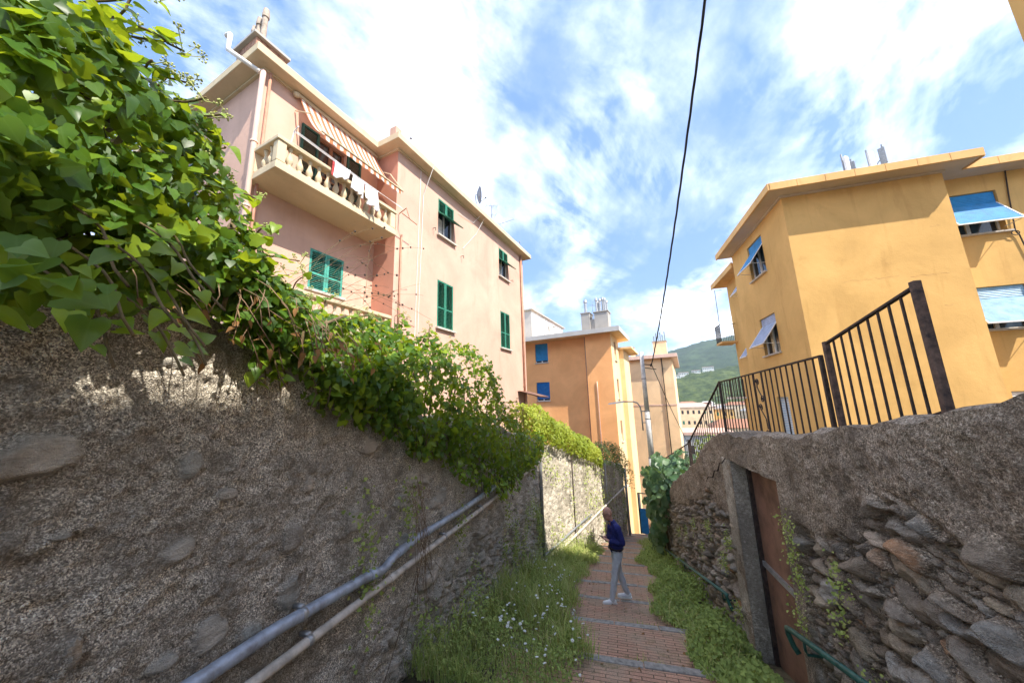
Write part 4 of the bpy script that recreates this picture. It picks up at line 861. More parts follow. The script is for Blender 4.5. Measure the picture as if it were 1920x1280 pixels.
# ------------------------------------------------------------------ yellow building on the right (square to the street)
yb = thing('yellow_building', 'yellow apartment house with blue blinds swung out, behind the iron fences', 'building')
YX, YY, YZ, yz0 = 6.16, 12.5, 6.72, -5.5; XR2 = 10.38; REC = .62
WL = [(1.8,4.80,1.35,1.48),(1.8,1.70,1.3,1.47)]; DW = (1.9,-2.0,.85,2.1)
b = MB(); b.wall((YX,YY,0), RY, -RX, 4.85, yz0, YZ, [(a,a+w,z,z+h) for a,z,w,h in WL]+[(DW[0],DW[0]+DW[2],DW[1],DW[1]+DW[3])], .16)
b.wall((YX,YY,0), RX, -RY, XR2-YX, yz0, YZ); b.quad((XR2,YY,yz0),(XR2,YY+REC,yz0),(XR2,YY+REC,YZ),(XR2,YY,YZ))
WRt = [(.12,4.80,1.5,1.36),(.12,1.83,1.5,1.30),(.6,-1.35,1.3,1.4)]
b.wall((XR2,YY+REC,0), RX, -RY, 6, yz0, YZ, [(a,a+w,z,z+h) for a,z,w,h in WRt], .22)
XS = YX+.62
b.quad((YX,YY+4.85,yz0),(XS,YY+4.85,yz0),(XS,YY+4.85,YZ),(YX,YY+4.85,YZ)); b.quad((XS,YY+4.85,yz0),(XS,20.4,yz0),(XS,20.4,6.35),(XS,YY+4.85,6.35)); b.quad((XS,20.4,yz0),(16.38,20.4,yz0),(16.38,20.4,6.35),(XS,20.4,6.35)); b.quad((16.38,YY+REC,yz0),(16.38,20.4,yz0),(16.38,20.4,YZ),(16.38,YY+REC,YZ))
b.build('wall', M['yellow'], yb)
for i, (a, z, w, h) in enumerate(WL): roller_window(yb, (YX,YY+a,z), RY, -RX, w, h, .20, .56, 'blue' if i == 0 else 'greyblind', .16)
for i, (a, z, w, h) in enumerate(WRt): roller_window(yb, (XR2+a,YY+REC,z), RX, -RY, w, h, .27 if i < 2 else .9, .56 if i < 2 else 0, ('blue','paleblue','white')[i], .22, 'paleblue' if i < 2 else None, None)
for z in (4.95, 1.85): roller_window(yb, (XS,YY+5.35,z), RY, -RX, .8, 1.2, .2, .55, 'greyblind', .0)
a, z, w, h = DW; b = MB(); b.box(YX+.10,YX+.14,YY+a,YY+a+w,z,z+h); yd = b.build('shutter_door', M['white'], yb)
b = MB()
for i in range(34): b.obox((YX+.095,YY+a+w/2,z+.08+i*.06), (.012,0,.014), (0,w/2-.05,0), (-.003,0,.003))
b.build('door_slats', M['paleblue'], yd)
E_ = .55
rf = MB(); rf.prism([(YX-E_,YY-E_),(XR2+E_-.02,YY-E_),(XR2+E_-.02,YY+REC-E_),(17,YY+REC-E_),(17,21),(YX+1.2,21),(YX+1.2,17.6),(YX-E_,17.6)], YZ, YZ+.17)
yr = rf.build('roof', M['soffit'], yb)
def fascia(p, q, z0, z1, off, nd):
    """eave edge in cast lengths with open joints"""
    p, q, nd = Vector(p), Vector(q), Vector(nd); L_ = (q-p).length; n = max(1, round(L_/.78)); d = (q-p)/n
    for i in range(n):
        b = MB(); b.obox(p+d*(i+.5)+nd*.03+RZ*((z0+z1)/2), d*(.5-.004/d.length), nd*.028, RZ*((z1-z0)/2)); b.build('eave_edge', M['yellow_eave'], yr, bevel=.006)
fascia((YX-E_,YY-E_,0), (XR2+E_,YY-E_,0), YZ-.03, YZ+.22, 0, (0,-1,0)); fascia((XR2+E_-.02,YY-E_+.0,0), (XR2+E_-.02,YY+REC-E_,0), YZ-.03, YZ+.22, 0, (1,0,0)); fascia((XR2+E_+.05,YY+REC-E_,0), (17,YY+REC-E_,0), YZ-.03, YZ+.22, 0, (0,-1,0)); fascia((YX-E_,YY-E_-.05,0), (YX-E_,17.6,0), YZ-.03, YZ+.22, 0, (-1,0,0))
b = MB(); b.box(XS-E_,XS+2,17.62,21.0,6.3,6.47); b.box(XS-E_-.05,XS-E_-.002,17.62,21.05,6.26,6.52); b.build('lower_eave', M['yellow_eave'], yr)
b = MB(); b.box(YX-.08,XR2+.04,YY-.07,YY-.002,YZ-.06,YZ-.002); b.box(YX-.07,YX-.002,YY-.002,17.3,YZ-.06,YZ-.002); b.build('eave_moulding', M['soffit'], yr)
b = MB(); b.box(YX-.35,YX+.7,16.6,17.4,YZ+.171,YZ+.5); b.build('roof_box', M['oldbrick'], yr)
# hairline cracks
b = MB(); r_ = np.random.default_rng(3)
for x0, x1, z in ((7.35,8.75,3.55),(9.0,9.9,3.5),(9.75,10.0,5.0),(9.6,9.8,2.55)):
    n = max(3, int((x1-x0)/.1)); b.tube([(x0+(x1-x0)*i/n, YY-.001, z+r_.uniform(-.035,.035)) for i in range(n+1)], [r_.uniform(.0008,.003) for _ in range(n+1)], 4)
b.build('crack', M['oldbrick'], yb)
b = MB(); b.tube([(XR2+1.95,YY+REC-.03,YZ),(XR2+1.85,YY+REC-.03,5.9),(XR2+1.72,YY+REC-.05,4.75),(XR2+1.78,YY+REC-.05,4.6),(XR2+2.0,YY+REC-.03,2.5),(XR2+2.05,YY+REC-.03,-2)], .018, 6); b.tube([(XR2+1.7+.09*cos(i*.6),YY+REC-.06,4.68+.07*sin(i*.6)) for i in range(24)], .012, 5); b.build('wall_cable', M['iron'], yb)
b = MB(); b.box(XS-.75,XS,20.0,20.9,3.0,3.1); bal = b.build('balcony', M['yellow_eave'], yb); b = MB()
for i in range(12): b.bar((XS-.74,20.02+i*.075,3.1),(XS-.74,20.02+i*.075,4.0),.015)
for i in range(9): b.bar((XS-.74+i*.08,20.01,3.1),(XS-.74+i*.08,20.01,4.0),.015)
b.bar((XS-.74,20,4.0),(XS-.74,20.9,4.0),.03); b.bar((XS-.74,20.,4.0),(XS,20.0,4.0),.03); b.tube([(XS-.74,20.0,4.),(XS-.74,20.0,5.9),(XS-.4,20.0,5.9)], .014, 6); b.build('balcony_railing', M['iron'], bal)
b = MB(); b.box(XS-.7,XS,20.0,20.8,.1,.2); bal = b.build('balcony', M['white'], yb); b = MB()
b.bar((XS-.69,20,1.1),(XS-.69,20.8,1.1),.03); [b.bar((XS-.69+i*.08,20.01,.2),(XS-.69+i*.08,20.01,1.1),.02) for i in range(9)]; b.build('balcony_railing', M['iron'], bal)
# phone mast panels on its roof
for x, y, az, lb, zt in ((9.0,14.0,.5,'tall pale panel aerial on the yellow roof, leftmost of the group',2.05),(9.38,14.2,-.6,'thin grey panel aerial on the yellow roof, second of the group',1.9),(9.75,14.0,.2,'broad pale panel aerial in the middle of the yellow roof group',2.05),(10.3,14.1,-.9,'panel aerial reaching out on two struts over the yellow roof, rightmost',2.25)):
    t = thing('panel_aerial', lb, 'aerial', (x,y,YZ+.17), az, 'panel aerials on the yellow roof')
    b = MB(); b.tube([(0,0,0),(0,0,zt+.2)], .035, 8); b.build('mast', M['steel'], t)
    b = MB(); b.box(-.12,.12,-.2,-.10,zt-.75,zt); b.build('panel', M['white'] if x not in (9.38,10.3) else M['steel'], t, bevel=.02)
    b = MB(); b.box(-.03,.03,-.1,0,zt-.6,zt-.55); b.box(-.03,.03,-.1,0,zt-.25,zt-.2); b.build('clamp', M['steel'], t); t.scale = (.75,.75,.86)
    if x > 10: b = MB(); b.tube([(0,0,zt-.3),(-1.0,.35,zt-.9)], .025, 6); b.tube([(0,0,zt-.8),(-1.0,.35,zt-1.3)], .025, 6); b.build('strut', M['steel'], t)

# ------------------------------------------------------------------ the next house up the hill on the right: only its far corner shows
nh = thing('ochre_house', 'ochre house corner cut off at the upper right edge of the view', 'house')
NX, NY, NZ = 5.2, 4.95, 8.33
b = MB(); b.wall((NX,-5,0), RY, -RX, NY+5, -1.2, NZ, [(5+y,6+y,z,z+1.5) for y in (-3,0,3) for z in (1.5,4.7)], .16)
b.wall((NX,NY,0), RX, RY, 7.5, -1.2, NZ); b.quad((NX+7.5,-5,-1.2),(NX+7.5,NY,-1.2),(NX+7.5,NY,NZ),(NX+7.5,-5,NZ)); b.quad((NX,-5,-1.2),(NX+7.5,-5,-1.2),(NX+7.5,-5,NZ),(NX,-5,NZ)); b.build('wall', M['yellow'], nh)
b = MB(); b.box(NX-.35,NX+7.9,-5.35,NY+.3,NZ,NZ+.25); b.build('roof', M['yellow_eave'], nh)
for y in (-3,0,3):
    for z in (1.5,4.7): roller_window(nh, (NX,y,z), RY, -RX, 1, 1.5, .8, 0, 'blue', .16)

# ------------------------------------------------------------------ leaves
def leaf_tpl(kind):
    if kind == 'ivy':      # five pointed lobes, folded along the midrib
        side = [(0,0),(-.15,.20),(-.06,.44),(.17,.42),(.36,.54),(.54,.36),(.78,.22),(1.,0)]
    elif kind == 'heart':
        side = [(0,0),(-.14,.22),(.02,.44),(.30,.46),(.62,.28),(1.,0)]
    elif kind == 'round':
        side = [(0,0),(-.16,.30),(.08,.56),(.45,.58),(.76,.36),(.93,0)]
    else:
        side = [(0,0),(.25,.22),(.6,.20),(1.,0)]
    V = [(u, 0, 0) for u in (0., .35, .7, 1.)] ; spine = 4; n = len(side)
    def dz(u, v): return .15*abs(v)-.26*u*u
    pts = [(u, v, dz(u, v)) for u, v in side[1:-1]]
    V = [(u, 0, dz(u, 0)) for u in (side[0][0], .4, side[-1][0])]+pts+[(u, -v, dz(u, v)) for u, v, _ in pts]
    k = len(pts); F = []
    ring = [0]+[3+i for i in range(k)]+[2]
    for a, b_ in zip(ring, ring[1:]): F.append((1, a, b_))
    ring = [0]+[3+k+i for i in range(k)]+[2]
    for a, b_ in zip(ring, ring[1:]): F.append((1, b_, a))
    return np.array(V), np.array(F)
TPL = {k: leaf_tpl(k) for k in ('ivy','heart','round','blade')}
def unit(v): return v/np.maximum(np.linalg.norm(v, axis=1, keepdims=True), 1e-9)
def leaves(name, pts, nrm, tip, size, mat, tpl='ivy', parent=None, jitter=.45, rnd=None, width=1.0):
    """one mesh of many leaves: blade faces nrm, points along tip"""
    T, F = TPL[tpl]; n = len(pts)
    nrm = unit(nrm+jitter*rng.normal(size=(n,3))); tip = tip+jitter*rng.normal(size=(n,3))
    tip = unit(tip-nrm*np.sum(tip*nrm, 1, keepdims=True)); lat = np.cross(nrm, tip)
    size = np.broadcast_to(size, (n,)); curl = 1+.9*rng.normal(size=n)
    V = pts[:,None,:]+size[:,None,None]*(T[None,:,0:1]*tip[:,None,:]+T[None,:,1:2]*width*lat[:,None,:]+(T[None,:,2]*curl[:,None])[:,:,None]*nrm[:,None,:])
    FF = (np.arange(n)*len(T))[:,None,None]+F[None]
    r = rng.random(n) if rnd is None else np.clip(rnd, 0, 1)
    return raw_mesh(name, V.reshape(-1,3), FF.reshape(-1,3), mat, parent, True, {'rnd': np.repeat(r, len(T)), 'vein': np.tile([1.]*3+[0.]*(len(T)-3), n)})
def stems(name, paths, r, mat, parent=None, n=5):
    b = MB()
    for i, p in enumerate(paths): b.tube(p, r if not hasattr(r, '__len__') else r[i], n)
    return b.build(name, mat, parent, True)

# --- ivy over the dark wall
IY = [.33,.47,.62,.73,1.0,1.2,1.4,1.68,2.1,2.6,3.4,4.1,4.75,5.6,6.45,7.2,8.2,9.4]
IT = [1.5,1.62,1.62,1.56,1.46,1.12,.95,.83,.77,.74,.80,.80,.74,.34,-.2,-.45,-.62,-.75]
IB = [.36,.40,.48,.58,.64,.50,.38,.27,.14,-.03,-.48,-.72,-1.0,-1.30,-1.34,-1.34,-1.4,-1.35]
IO = [.50,.50,.46,.42,.36,.28,.24,.22,.24,.28,.36,.42,.46,.46,.42,.38,.34,.26]       # how far it hangs out of the wall face
def ivy_points(n, y0, y1, shell=.75):
    y = y0*(y1/y0)**rng.random(n) if y1/y0 > 1.5 else rng.uniform(y0, y1, n)
    t = np.interp(y, IY, IT); b = np.interp(y, IY, IB); o = np.interp(y, IY, IO)
    lump = fbm(np.stack([y*2.6, y*0, y*0+3], 1), 3, 5)*.17; t = t+lump; b = b+.7*fbm(np.stack([y*3.1, y*0, y*0+9], 1), 3, 6)*.24
    a = rng.uniform(-.18*pi, .98*pi, n)       # angle over the top: 0 = straight out, pi/2 = up, pi = behind
    rr = np.where(rng.random(n) < shell, rng.uniform(.86, 1.04, n), rng.uniform(.35, .9, n))
    cz = (t+b)/2; hz = (t-b)/2; cx = -2.12; hx = np.where(np.cos(a) > 0, o+.12, .55)
    ca, sa = np.cos(a), np.sin(a)
    z = cz+hz*np.sign(sa)*np.abs(sa)**.75*rr; x = cx+hx*np.sign(ca)*np.abs(ca)**.7*rr
    low = rng.random(n) < .34                 # curtain down the wall face
    z = np.where(low, b+(cz-b)*rng.random(n)**.8, z); x = np.where(low, cx+.12+(o)*(.35+.65*rng.random(n))*np.clip((z-b)/(hz+.01), .25, 1)**.5, x)
    P = np.stack([x, y, z], 1); P += .03*np.stack([fbm(P*6, 2, 70+k) for k in range(3)], 1)
    nr = np.stack([np.where(low, 1., ca*1.0), np.full(n, -.25), np.where(low, .25, sa*.9+.25)], 1)
    return P, nr
iv = thing('ivy', 'dense mass of large ivy hanging over the top of the dark left wall', 'ivy', (0,0,0))
Ps, Ns, Ss = [], [], []
for n, y0, y1, s0, s1 in ((3600,.34,1.0,.028,.080),(4600,1.0,2.2,.030,.066),(8200,2.2,6.6,.034,.074),(2800,6.2,9.6,.045,.085)):
    p, q = ivy_points(n, y0, y1); Ps.append(p); Ns.append(q); Ss.append(s0+(s1-s0)*rng.random(n)**1.5)
P = np.concatenate(Ps); Q = np.concatenate(Ns); S = np.concatenate(Ss)
keep = ~((P[:,0] < -1.98) & (P[:,2] < np.array([lw_top(y) for y in P[:,1]])-.02)) & ((fbm(P*2.1, 3, 66) > -.34) | (P[:,1] < 1.0) | (rng.random(len(P)) < .25)); P, Q, S = P[keep], Q[keep], S[keep]
tp = np.stack([np.full(len(P), .35), np.full(len(P), -.05), np.full(len(P), -.9)], 1)
zr = (P[:,2]-np.interp(P[:,1], IY, IB))/(np.interp(P[:,1], IY, IT)-np.interp(P[:,1], IY, IB))
rn_ = -.02+.86*rng.random(len(P))**1.9+.18*fbm(P*2.2, 2, 33)+.25*smooth(7.2, 8.6, P[:,1]); pick = rng.random(len(P)) < .62
for kind, mk in (('heart', pick), ('ivy', ~pick)): leaves('ivy_leaves', P[mk], Q[mk], tp[mk], S[mk]*(1 if kind == 'heart' else 1.12), M['ivy'], kind, iv, .55, rn_[mk])
# long sprigs reaching out, with leaves along them and umbels at the tips
sp, lp_, ln, lt_, um = [], [], [], [], []
def sprig(p, d, L_, droop, nl, head=True):
    p = Vector(p); d = Vector(d).normalized(); pts = []
    for i in range(8): t = i/7; pts.append(p+d*L_*t+Vector((0,0,-droop*t*t))+Vector((.02*sin(t*7+p.y*9),.02*cos(t*6+p.z*7),0))*t)
    sp.append(pts)
    for i in range(nl):
        t = .15+.85*i/nl; q = pts[min(6, int(t*7))].lerp(pts[min(7, int(t*7)+1)], t*7-int(t*7)); a = random.uniform(0, 6.3)
        off = Vector((cos(a), sin(a)*.8, .25*sin(a*2)))*.03; lp_.append(q+off); ln.append(Vector((.5,-.3,.8))); lt_.append(off*18+d*.4+Vector((0,0,-.3)))
    if head: um.append(pts[-1])
for i in range(46):
    y = random.choice((random.uniform(.5, 1.4), random.uniform(.5, 1.4), random.uniform(1.3, 6.2))); z = float(np.interp(y, IY, IT)); o = float(np.interp(y, IY, IO))
    sprig((-2.05+o*random.uniform(.2,.9), y, z-random.uniform(.05,.45)), (random.uniform(.2,.9), random.uniform(.1,.9), random.uniform(.1,.9)), random.uniform(.14,.30), .05, random.randint(5,9), random.random() < .75)
for i in range(46):   # strands hanging under the mass
    y = 1.3*(8.6/1.3)**random.random(); z = float(np.interp(y, IY, IB)); o = float(np.interp(y, IY, IO))
    sprig((-2.0+o*random.uniform(.1,.7), y, z+random.uniform(.05,.25)), (random.uniform(-.1,.3), random.uniform(-.3,.5), -1), random.uniform(.18,.42), .02, random.randint(5,8), False)
for i in range(26):   # shoots standing up out of the mass
    y = 1.3*(7/1.3)**random.random(); z = float(np.interp(y, IY, IT)); sprig((-2.1+random.uniform(-.1,.25), y, z-.08), (random.uniform(-.2,.4), random.uniform(-.4,.5), 1), random.uniform(.12,.28), .03, 6, True)
for i in range(10):   # trailing runners with big leaves low on the near end
    y = random.uniform(.42, .95); sprig((-1.6, y, random.uniform(.42,.75)), (.5, .25, -.35), random.uniform(.22,.38), .14, 6, False)
stems('ivy_stems', sp, .0045, M['vine'], iv)['kind'] = 'stuff'
lp_ = np.array(lp_); leaves('sprig_leaves', lp_, np.array(ln), np.array(lt_), rng.uniform(.04, .08, len(lp_)), M['ivy'], 'heart', iv, .35, .45+.5*rng.random(len(lp_)))
b = MB()
for p in um:
    for k in range(random.randint(2, 4)):
        c = p+Vector((random.uniform(-.05,.05), random.uniform(-.05,.05), random.uniform(-.02,.06)))
        b.tube([p-Vector((0,0,.02)), c], .0018, 4)
        for j in range(11):
            v = Vector((random.gauss(0,1), random.gauss(0,1), random.gauss(.3,.8))).normalized()*.019; b.tube([c, c+v], .0011, 3); b.ball(c+v, .0042, 5, 4)
b.build('ivy_umbels', M['umbel'], iv)['kind'] = 'stuff'
n = 22; P = np.stack([rng.uniform(-1.62,-1.28,n), rng.uniform(.40,.62,n), rng.uniform(.27,.52,n)], 1); leaves('large_ivy_leaves', P, np.tile([.6,-.45,.55],(n,1)), np.tile([.35,.1,-.8],(n,1)), rng.uniform(.06,.095,n), M['ivy'], 'heart', iv, .4, .15+.4*rng.random(n))
# dark woody core inside the ivy
core = []
for i in range(70):
    y = .4*(9/.4)**random.random(); z = float(np.interp(y, IY, IB)); zt = float(np.interp(y, IY, IT)); x = -2.05+random.uniform(-.1,.22)
    core.append([(x, y, z+.05), (x+random.uniform(-.08,.1), y+random.uniform(-.15,.25), z+(zt-z)*.4), (x-random.uniform(0,.15), y+random.uniform(-.2,.4), z+(zt-z)*.8)])
stems('woody_stems', core, [random.uniform(.006,.014) for _ in core], M['vine'], iv)['kind'] = 'stuff'
# --- dead vine, dry grass and wiry climber in front of the pink house
dv = thing('dead_vine', 'dry brown tangle of dead vine hanging where the ivy thins over the wall edge', 'vine', (0,0,0)); A_ = []; dl = []
for i in range(70):
    y = random.gauss(1.40, .26); x = -1.85+random.uniform(-.1,.14); z = .62-.18*abs(y-1.3)+random.uniform(-.06,.1); L_ = random.uniform(.08,.34); a = random.uniform(-1.2,1.2)
    pts = [(x, y, z), (x+.06, y+.3*L_*sin(a), z-.35*L_), (x+.08+random.uniform(-.02,.06), y+.7*L_*sin(a), z-L_*random.uniform(.6,1.0))]; A_.append(pts)
    if random.random() < .6: dl.append(pts[-1])
stems('dry_stems', A_, .0024, M['twig'], dv, 4)['kind'] = 'stuff'
dl = np.array(dl); leaves('dry_leaves', dl, np.tile([.8,-.3,.3], (len(dl),1)), np.tile([.1,0,-1.], (len(dl),1)), rng.uniform(.03,.06,len(dl)), M['deadleaf'], 'heart', dv, .6, width=.6)
wv = thing('wiry_climber', 'bare wiry climber with dark seed balls arching before the lower balcony', 'climber', (0,0,0)); A_ = []; bl = []
for i in range(22):
    p = wp(-5.9+random.uniform(-.5,.7), random.uniform(3.0,4.4), random.uniform(1.5,2.6)); q = wp(-6.1+random.uniform(-.3,.4), random.uniform(4.6,6.9), random.uniform(2.2,4.4)); m = p.lerp(q,.5)+Vector((0,0,random.uniform(.2,.8))); pts = []
    for k in range(11): t = k/10; pts.append(p*(1-t)**2+m*2*t*(1-t)+q*t*t+Vector((random.gauss(0,.012),)*3))
    A_.append(pts)
    for k in (6,7,8,9,10):
        if random.random() < .42: bl.append(pts[k])
stems('wiry_stems', A_, .0035, M['vine'], wv, 4); b = MB()
for p in bl: b.ball(p, random.uniform(.016,.030), 6, 5)
b.build('seed_balls', M['iron'], wv)['kind'] = 'stuff'

# --- lime shrubs on the far wall and the dark shrub at its end
def mound(name, label, cat, n, s0, s1, prof, size, mat, tpl, rb, grp=None):
    """shrub along the far wall top between s0 and s1; prof(s) -> top, bottom, half depth, out"""
    t = thing(name, label, cat, (0,0,0), 0, grp); s = rng.uniform(s0, s1, n); T = np.array([prof(x) for x in s]); lump = .5*fbm(np.stack([s*1.9, s*0, s*0], 1), 3, 88)
    a = rng.uniform(-.25*pi, 1.05*pi, n); rr = np.where(rng.random(n) < .7, rng.uniform(.85,1.06,n), rng.uniform(.3,.9,n))
    hz = (T[:,0]*(1+.35*lump)-T[:,1])/2; cz = T[:,1]+hz; o = T[:,3]-.25+T[:,2]*np.cos(a)*rr; z = cz+hz*np.sin(a)*rr
    base = np.array([w2_top(x) for x in s]); P = np.array(W2P)[None]+s[:,None]*np.array(W2U)[None]+o[:,None]*np.array(W2N)[None]; P[:,2] += base+z
    P += .07*np.stack([fbm(P*3.1, 3, 95+k) for k in range(3)], 1)
    nr = np.cos(a)[:,None]*np.array(W2N)[None]+np.stack([0*a, 0*a-.2, np.sin(a)+.25], 1)
    leaves(name+'_leaves', P, nr, np.tile([.2,-.1,-.7], (n,1)), rng.uniform(*size, n), mat, tpl, t, .55, rb+.45*rng.random(n)+.25*fbm(P*1.6, 2, 44))
    st = []
    for i in range(40):
        x = random.uniform(s0, s1); q = prof(x); p = W2P+W2U*x-W2N*.2+RZ*w2_top(x); st.append([p, p+W2N*random.uniform(.0,.4)+RZ*q[0]*.5, p+W2N*random.uniform(-.2,.5)+RZ*q[0]*.85])
    stems('stems', st, .012, M['vine'], t); return t
mound('lime_shrub', 'bright lime green shrub mass along the top of the pale far wall', 'shrub', 9000, -.6, 5.6, lambda s: (np.interp(s,[-.6,.4,2,3.2,4.4,5.6],[.95,.95,.86,.70,.62,.5]), np.interp(s,[-.6,1,4,5.6],[-.3,-.22,-.35,-.55]), .48, .12), (.045,.085), M['lime'], 'heart', .3)
mound('dark_shrub', 'dark green shrub drooping over the far end of the pale wall', 'shrub', 3800, 5.4, 10.1, lambda s: (np.interp(s,[5.4,7,8.8,10.1],[.55,.8,.75,.25]), np.interp(s,[5.4,7,9,10.1],[-.3,-.55,-1.2,-1.5]), .55, .30), (.045,.09), M['shrub'], 'blade', .2)
# creepers and tufts on the pale wall face
def tufts(name, label, n, place, size, mat, tpl, stuff=True, rb=.2):
    P, Q = place(n); o = leaves(name, P, Q, np.tile([.2,0,.6], (n,1)), rng.uniform(*size, n), mat, tpl, None, .7, rb+.7*rng.random(n)); tag(o, label, 'weeds', None, 'stuff'); return o
def far_face(n):
    k = 46; cs = rng.uniform(.3, 9.8, k); cz = rng.uniform(-3.2, -.4, k); i = rng.integers(0, k, n); s = cs[i]+.14*rng.normal(size=n); z = cz[i]+.24*rng.normal(size=n)
    P = np.array(W2P)[None]+s[:,None]*np.array(W2U)+(.09+.05*np.abs(rng.normal(size=n)))[:,None]*np.array(W2N); P[:,2] += np.array([w2_top(x) for x in s])+z
    return P, np.tile(np.array(W2N)+np.array([0,-.3,.5]), (n,1))
tufts('creeping_weeds', 'small weeds and moss tufts growing out of the pale wall face', 1500, far_face, (.025,.06), M['weed'], 'heart', rb=.25)
# --- climber with big round leaves on the end of the right-hand wall
cl_ = thing('climbing_plant', 'climber with big round dark leaves covering the far end of the right-hand wall', 'climber', (1.4,11.6,-2.8)); n = 1050
y = rng.uniform(10.3, 13.4, n); x = np.where(rng.random(n) < .55, 1.36-.30*rng.random(n)**1.5-.14*np.sin(y*2.3), rng.uniform(.95, 2.3, n)); top = np.interp(y, [10.3,11,12,13.4], [-2.15,-1.93,-2.0,-2.35])
z = np.where(x > 1.36, top+.16*rng.normal(size=n)+.1, top-2.25*rng.random(n)**1.6*np.clip((y-10.2)/1.2, .15, 1)); z = z+.1*fbm(np.stack([y*2,z*2,x],1),2,3)
P = np.stack([x, y, z], 1); Pl = P-np.array([1.4,11.6,-2.8])
leaves('climber_leaves', Pl, np.stack([np.where(x > 1.36, -.2, -.75), np.full(n,-.75), np.where(x > 1.36, .8, .3)], 1), np.tile([-.2,-.2,-.9], (n,1)), rng.uniform(.10,.20,n), M['bigleaf'], 'round', cl_, .35)
stems('climber_stems', [[(random.uniform(-.1,.1), random.uniform(-1,1.5), -1.6), (random.uniform(-.2,.0), random.uniform(-1,1.5), -.3), (random.uniform(-.1,.4), random.uniform(-1,1.5), .6)] for _ in range(16)], .012, M['vine'], cl_)
# --- bush behind the lowest fence
bu = thing('bush', 'low green bush behind the lowest iron fence panel', 'bush', (3.3,12.6,-1.9)); n = 1500
v = unit(rng.normal(size=(n,3))); r3 = rng.uniform(.55,1.05,n)[:,None]; P = v*r3*np.array([.75,1.7,.75])+.15*np.stack([fbm(v*3, 2, 60+k) for k in range(3)],1); P[:,2] += .1
leaves('bush_leaves', P, v+np.array([-.2,-.2,.4]), np.tile([0,0,-.4],(n,1)), rng.uniform(.05,.11,n), M['weed'], 'heart', bu, .5, .1+.6*rng.random(n)); stems('bush_stems', [[(0,random.uniform(-.6,.6),-.9),(random.uniform(-.3,.3),random.uniform(-1.2,1.2),.2)] for _ in range(14)], .014, M['bark'], bu)

# --- weeds along both sides of the steps
def edge_l(y): return path_x(y)+np.interp(y, [2,3.4,4.4,5.7,7,8.5,11,14], [-.42,-.40,-.52,-.72,-.92,-.85,-.72,-.7])+.08*np.sin(y*3.1)+.06*np.sin(y*7.3+1)
def edge_r(y): return path_x(y)+.60+.15*np.sin(y*1.3+2)+.10*np.sin(y*3.7)
def gz(y): return np.array([street_z(v) for v in y])
# grass blades
def blades(name, label, P, H, lean, mat, w=.006):
    n = len(P); a = rng.uniform(0, 2*pi, n); d = np.stack([np.cos(a), np.sin(a), 0*a], 1); side = np.stack([-np.sin(a), np.cos(a), 0*a], 1)*w*rng.uniform(.6,1.4,n)[:,None]
    m = P+d*(lean*.35*H)[:,None]; m[:,2] += H*.6; t = P+d*(lean*H)[:,None]; t[:,2] += H*(1-.25*lean)
    V = np.stack([P-side, P+side, m+side*.8, m-side*.8, t+side*.15, t-side*.15], 1).reshape(-1,3); o = (np.arange(n)*6)[:,None]
    F = np.concatenate([o+np.array([0,1,2,3]), o+np.array([3,2,4,5])]); r = .25+.75*rng.random(n)
    ob = raw_mesh(name, V, F, mat, None, False, {'rnd': np.repeat(r, 6)}); return tag(ob, label, 'grass', None, 'stuff')
def strip_left(n, y0=3.25, y1=13.5):
    y = y0+(y1-y0)*rng.random(n)**1.25; inner = edge_l(y); wall_ = np.where(y < 9.9, -1.94, -1.94+(y-9.9)*.27); f = rng.random(n); x = wall_+(inner-wall_)*f+.06*rng.normal(size=n)
    return np.stack([x, y, gz(y)], 1), f
P, f = strip_left(15000); H = (.12+.34*rng.random(len(P)))*(1-.55*f)*(.55+.45*smooth(3.2, 4.6, P[:,1]))*(.45+1.1*smooth(-.5, .6, fbm(P*np.array([1.9,1.9,0]), 3, 19)))*np.where(P[:,1] > 9.5, .8, 1); blades('grass', 'long fine grass and stalks growing between the left wall and the steps', P, H, .25+.6*rng.random(len(P)), M['weed'], .0045)
P, f = strip_left(17000); P[:,2] += (.02+.55*rng.random(len(P))**1.3*(1.05-.8*f))*np.clip(.65+.9*fbm(P*np.array([2.1,2.1,0]), 3, 12), .15, 1.6)
o = leaves('weeds', P, np.tile([.35,-.35,.9],(len(P),1)), np.tile([.3,-.2,.1],(len(P),1)), rng.uniform(.018,.045,len(P)), M['weed'], 'blade', None, .6, .15+.6*rng.random(len(P))+.15*fbm(P*1.2, 2, 21)); tag(o, 'leafy weeds filling the strip between the left wall and the steps', 'weeds', None, 'stuff')
n = 17500; y = 2.3+11*rng.random(n)**1.2; e = edge_r(y); x = e+(1.42-e)*rng.random(n)**.8; P = np.stack([x, y, gz(y)], 1); f = np.clip((x-e)/(1.4-e), 0, 1)
P[:,2] += (.01+rng.random(n)**1.2*(.06+.34*np.minimum(f*2.2, 1)*np.clip(1.1-.4*f, 0, 1)))*np.clip(.65+.75*fbm(P*np.array([2.2,2.2,0]), 3, 52), .2, 1.5)*np.where((y > 3.4)&(y < 4.9)&(f > .6), .25, 1)
o = leaves('weeds', P, np.tile([-.2,-.4,.9],(n,1)), np.tile([-.2,-.3,0],(n,1)), rng.uniform(.02,.05,n), M['weed'], 'heart', None, .55, .05+.45*rng.random(n)+.15*fbm(P*1.4, 2, 23)); tag(o, 'bushy green weeds between the steps and the right-hand wall', 'weeds', None, 'stuff')
n = 5200; y = 3+15*rng.random(n); e = edge_r(y); x = e+.5*rng.random(n); P = np.stack([x, y, gz(y)-.03], 1); blades('grass', 'fine grass edging the right side of the steps', P, .06+.2*rng.random(n), .2+.7*rng.random(n), M['weed'], .0045)
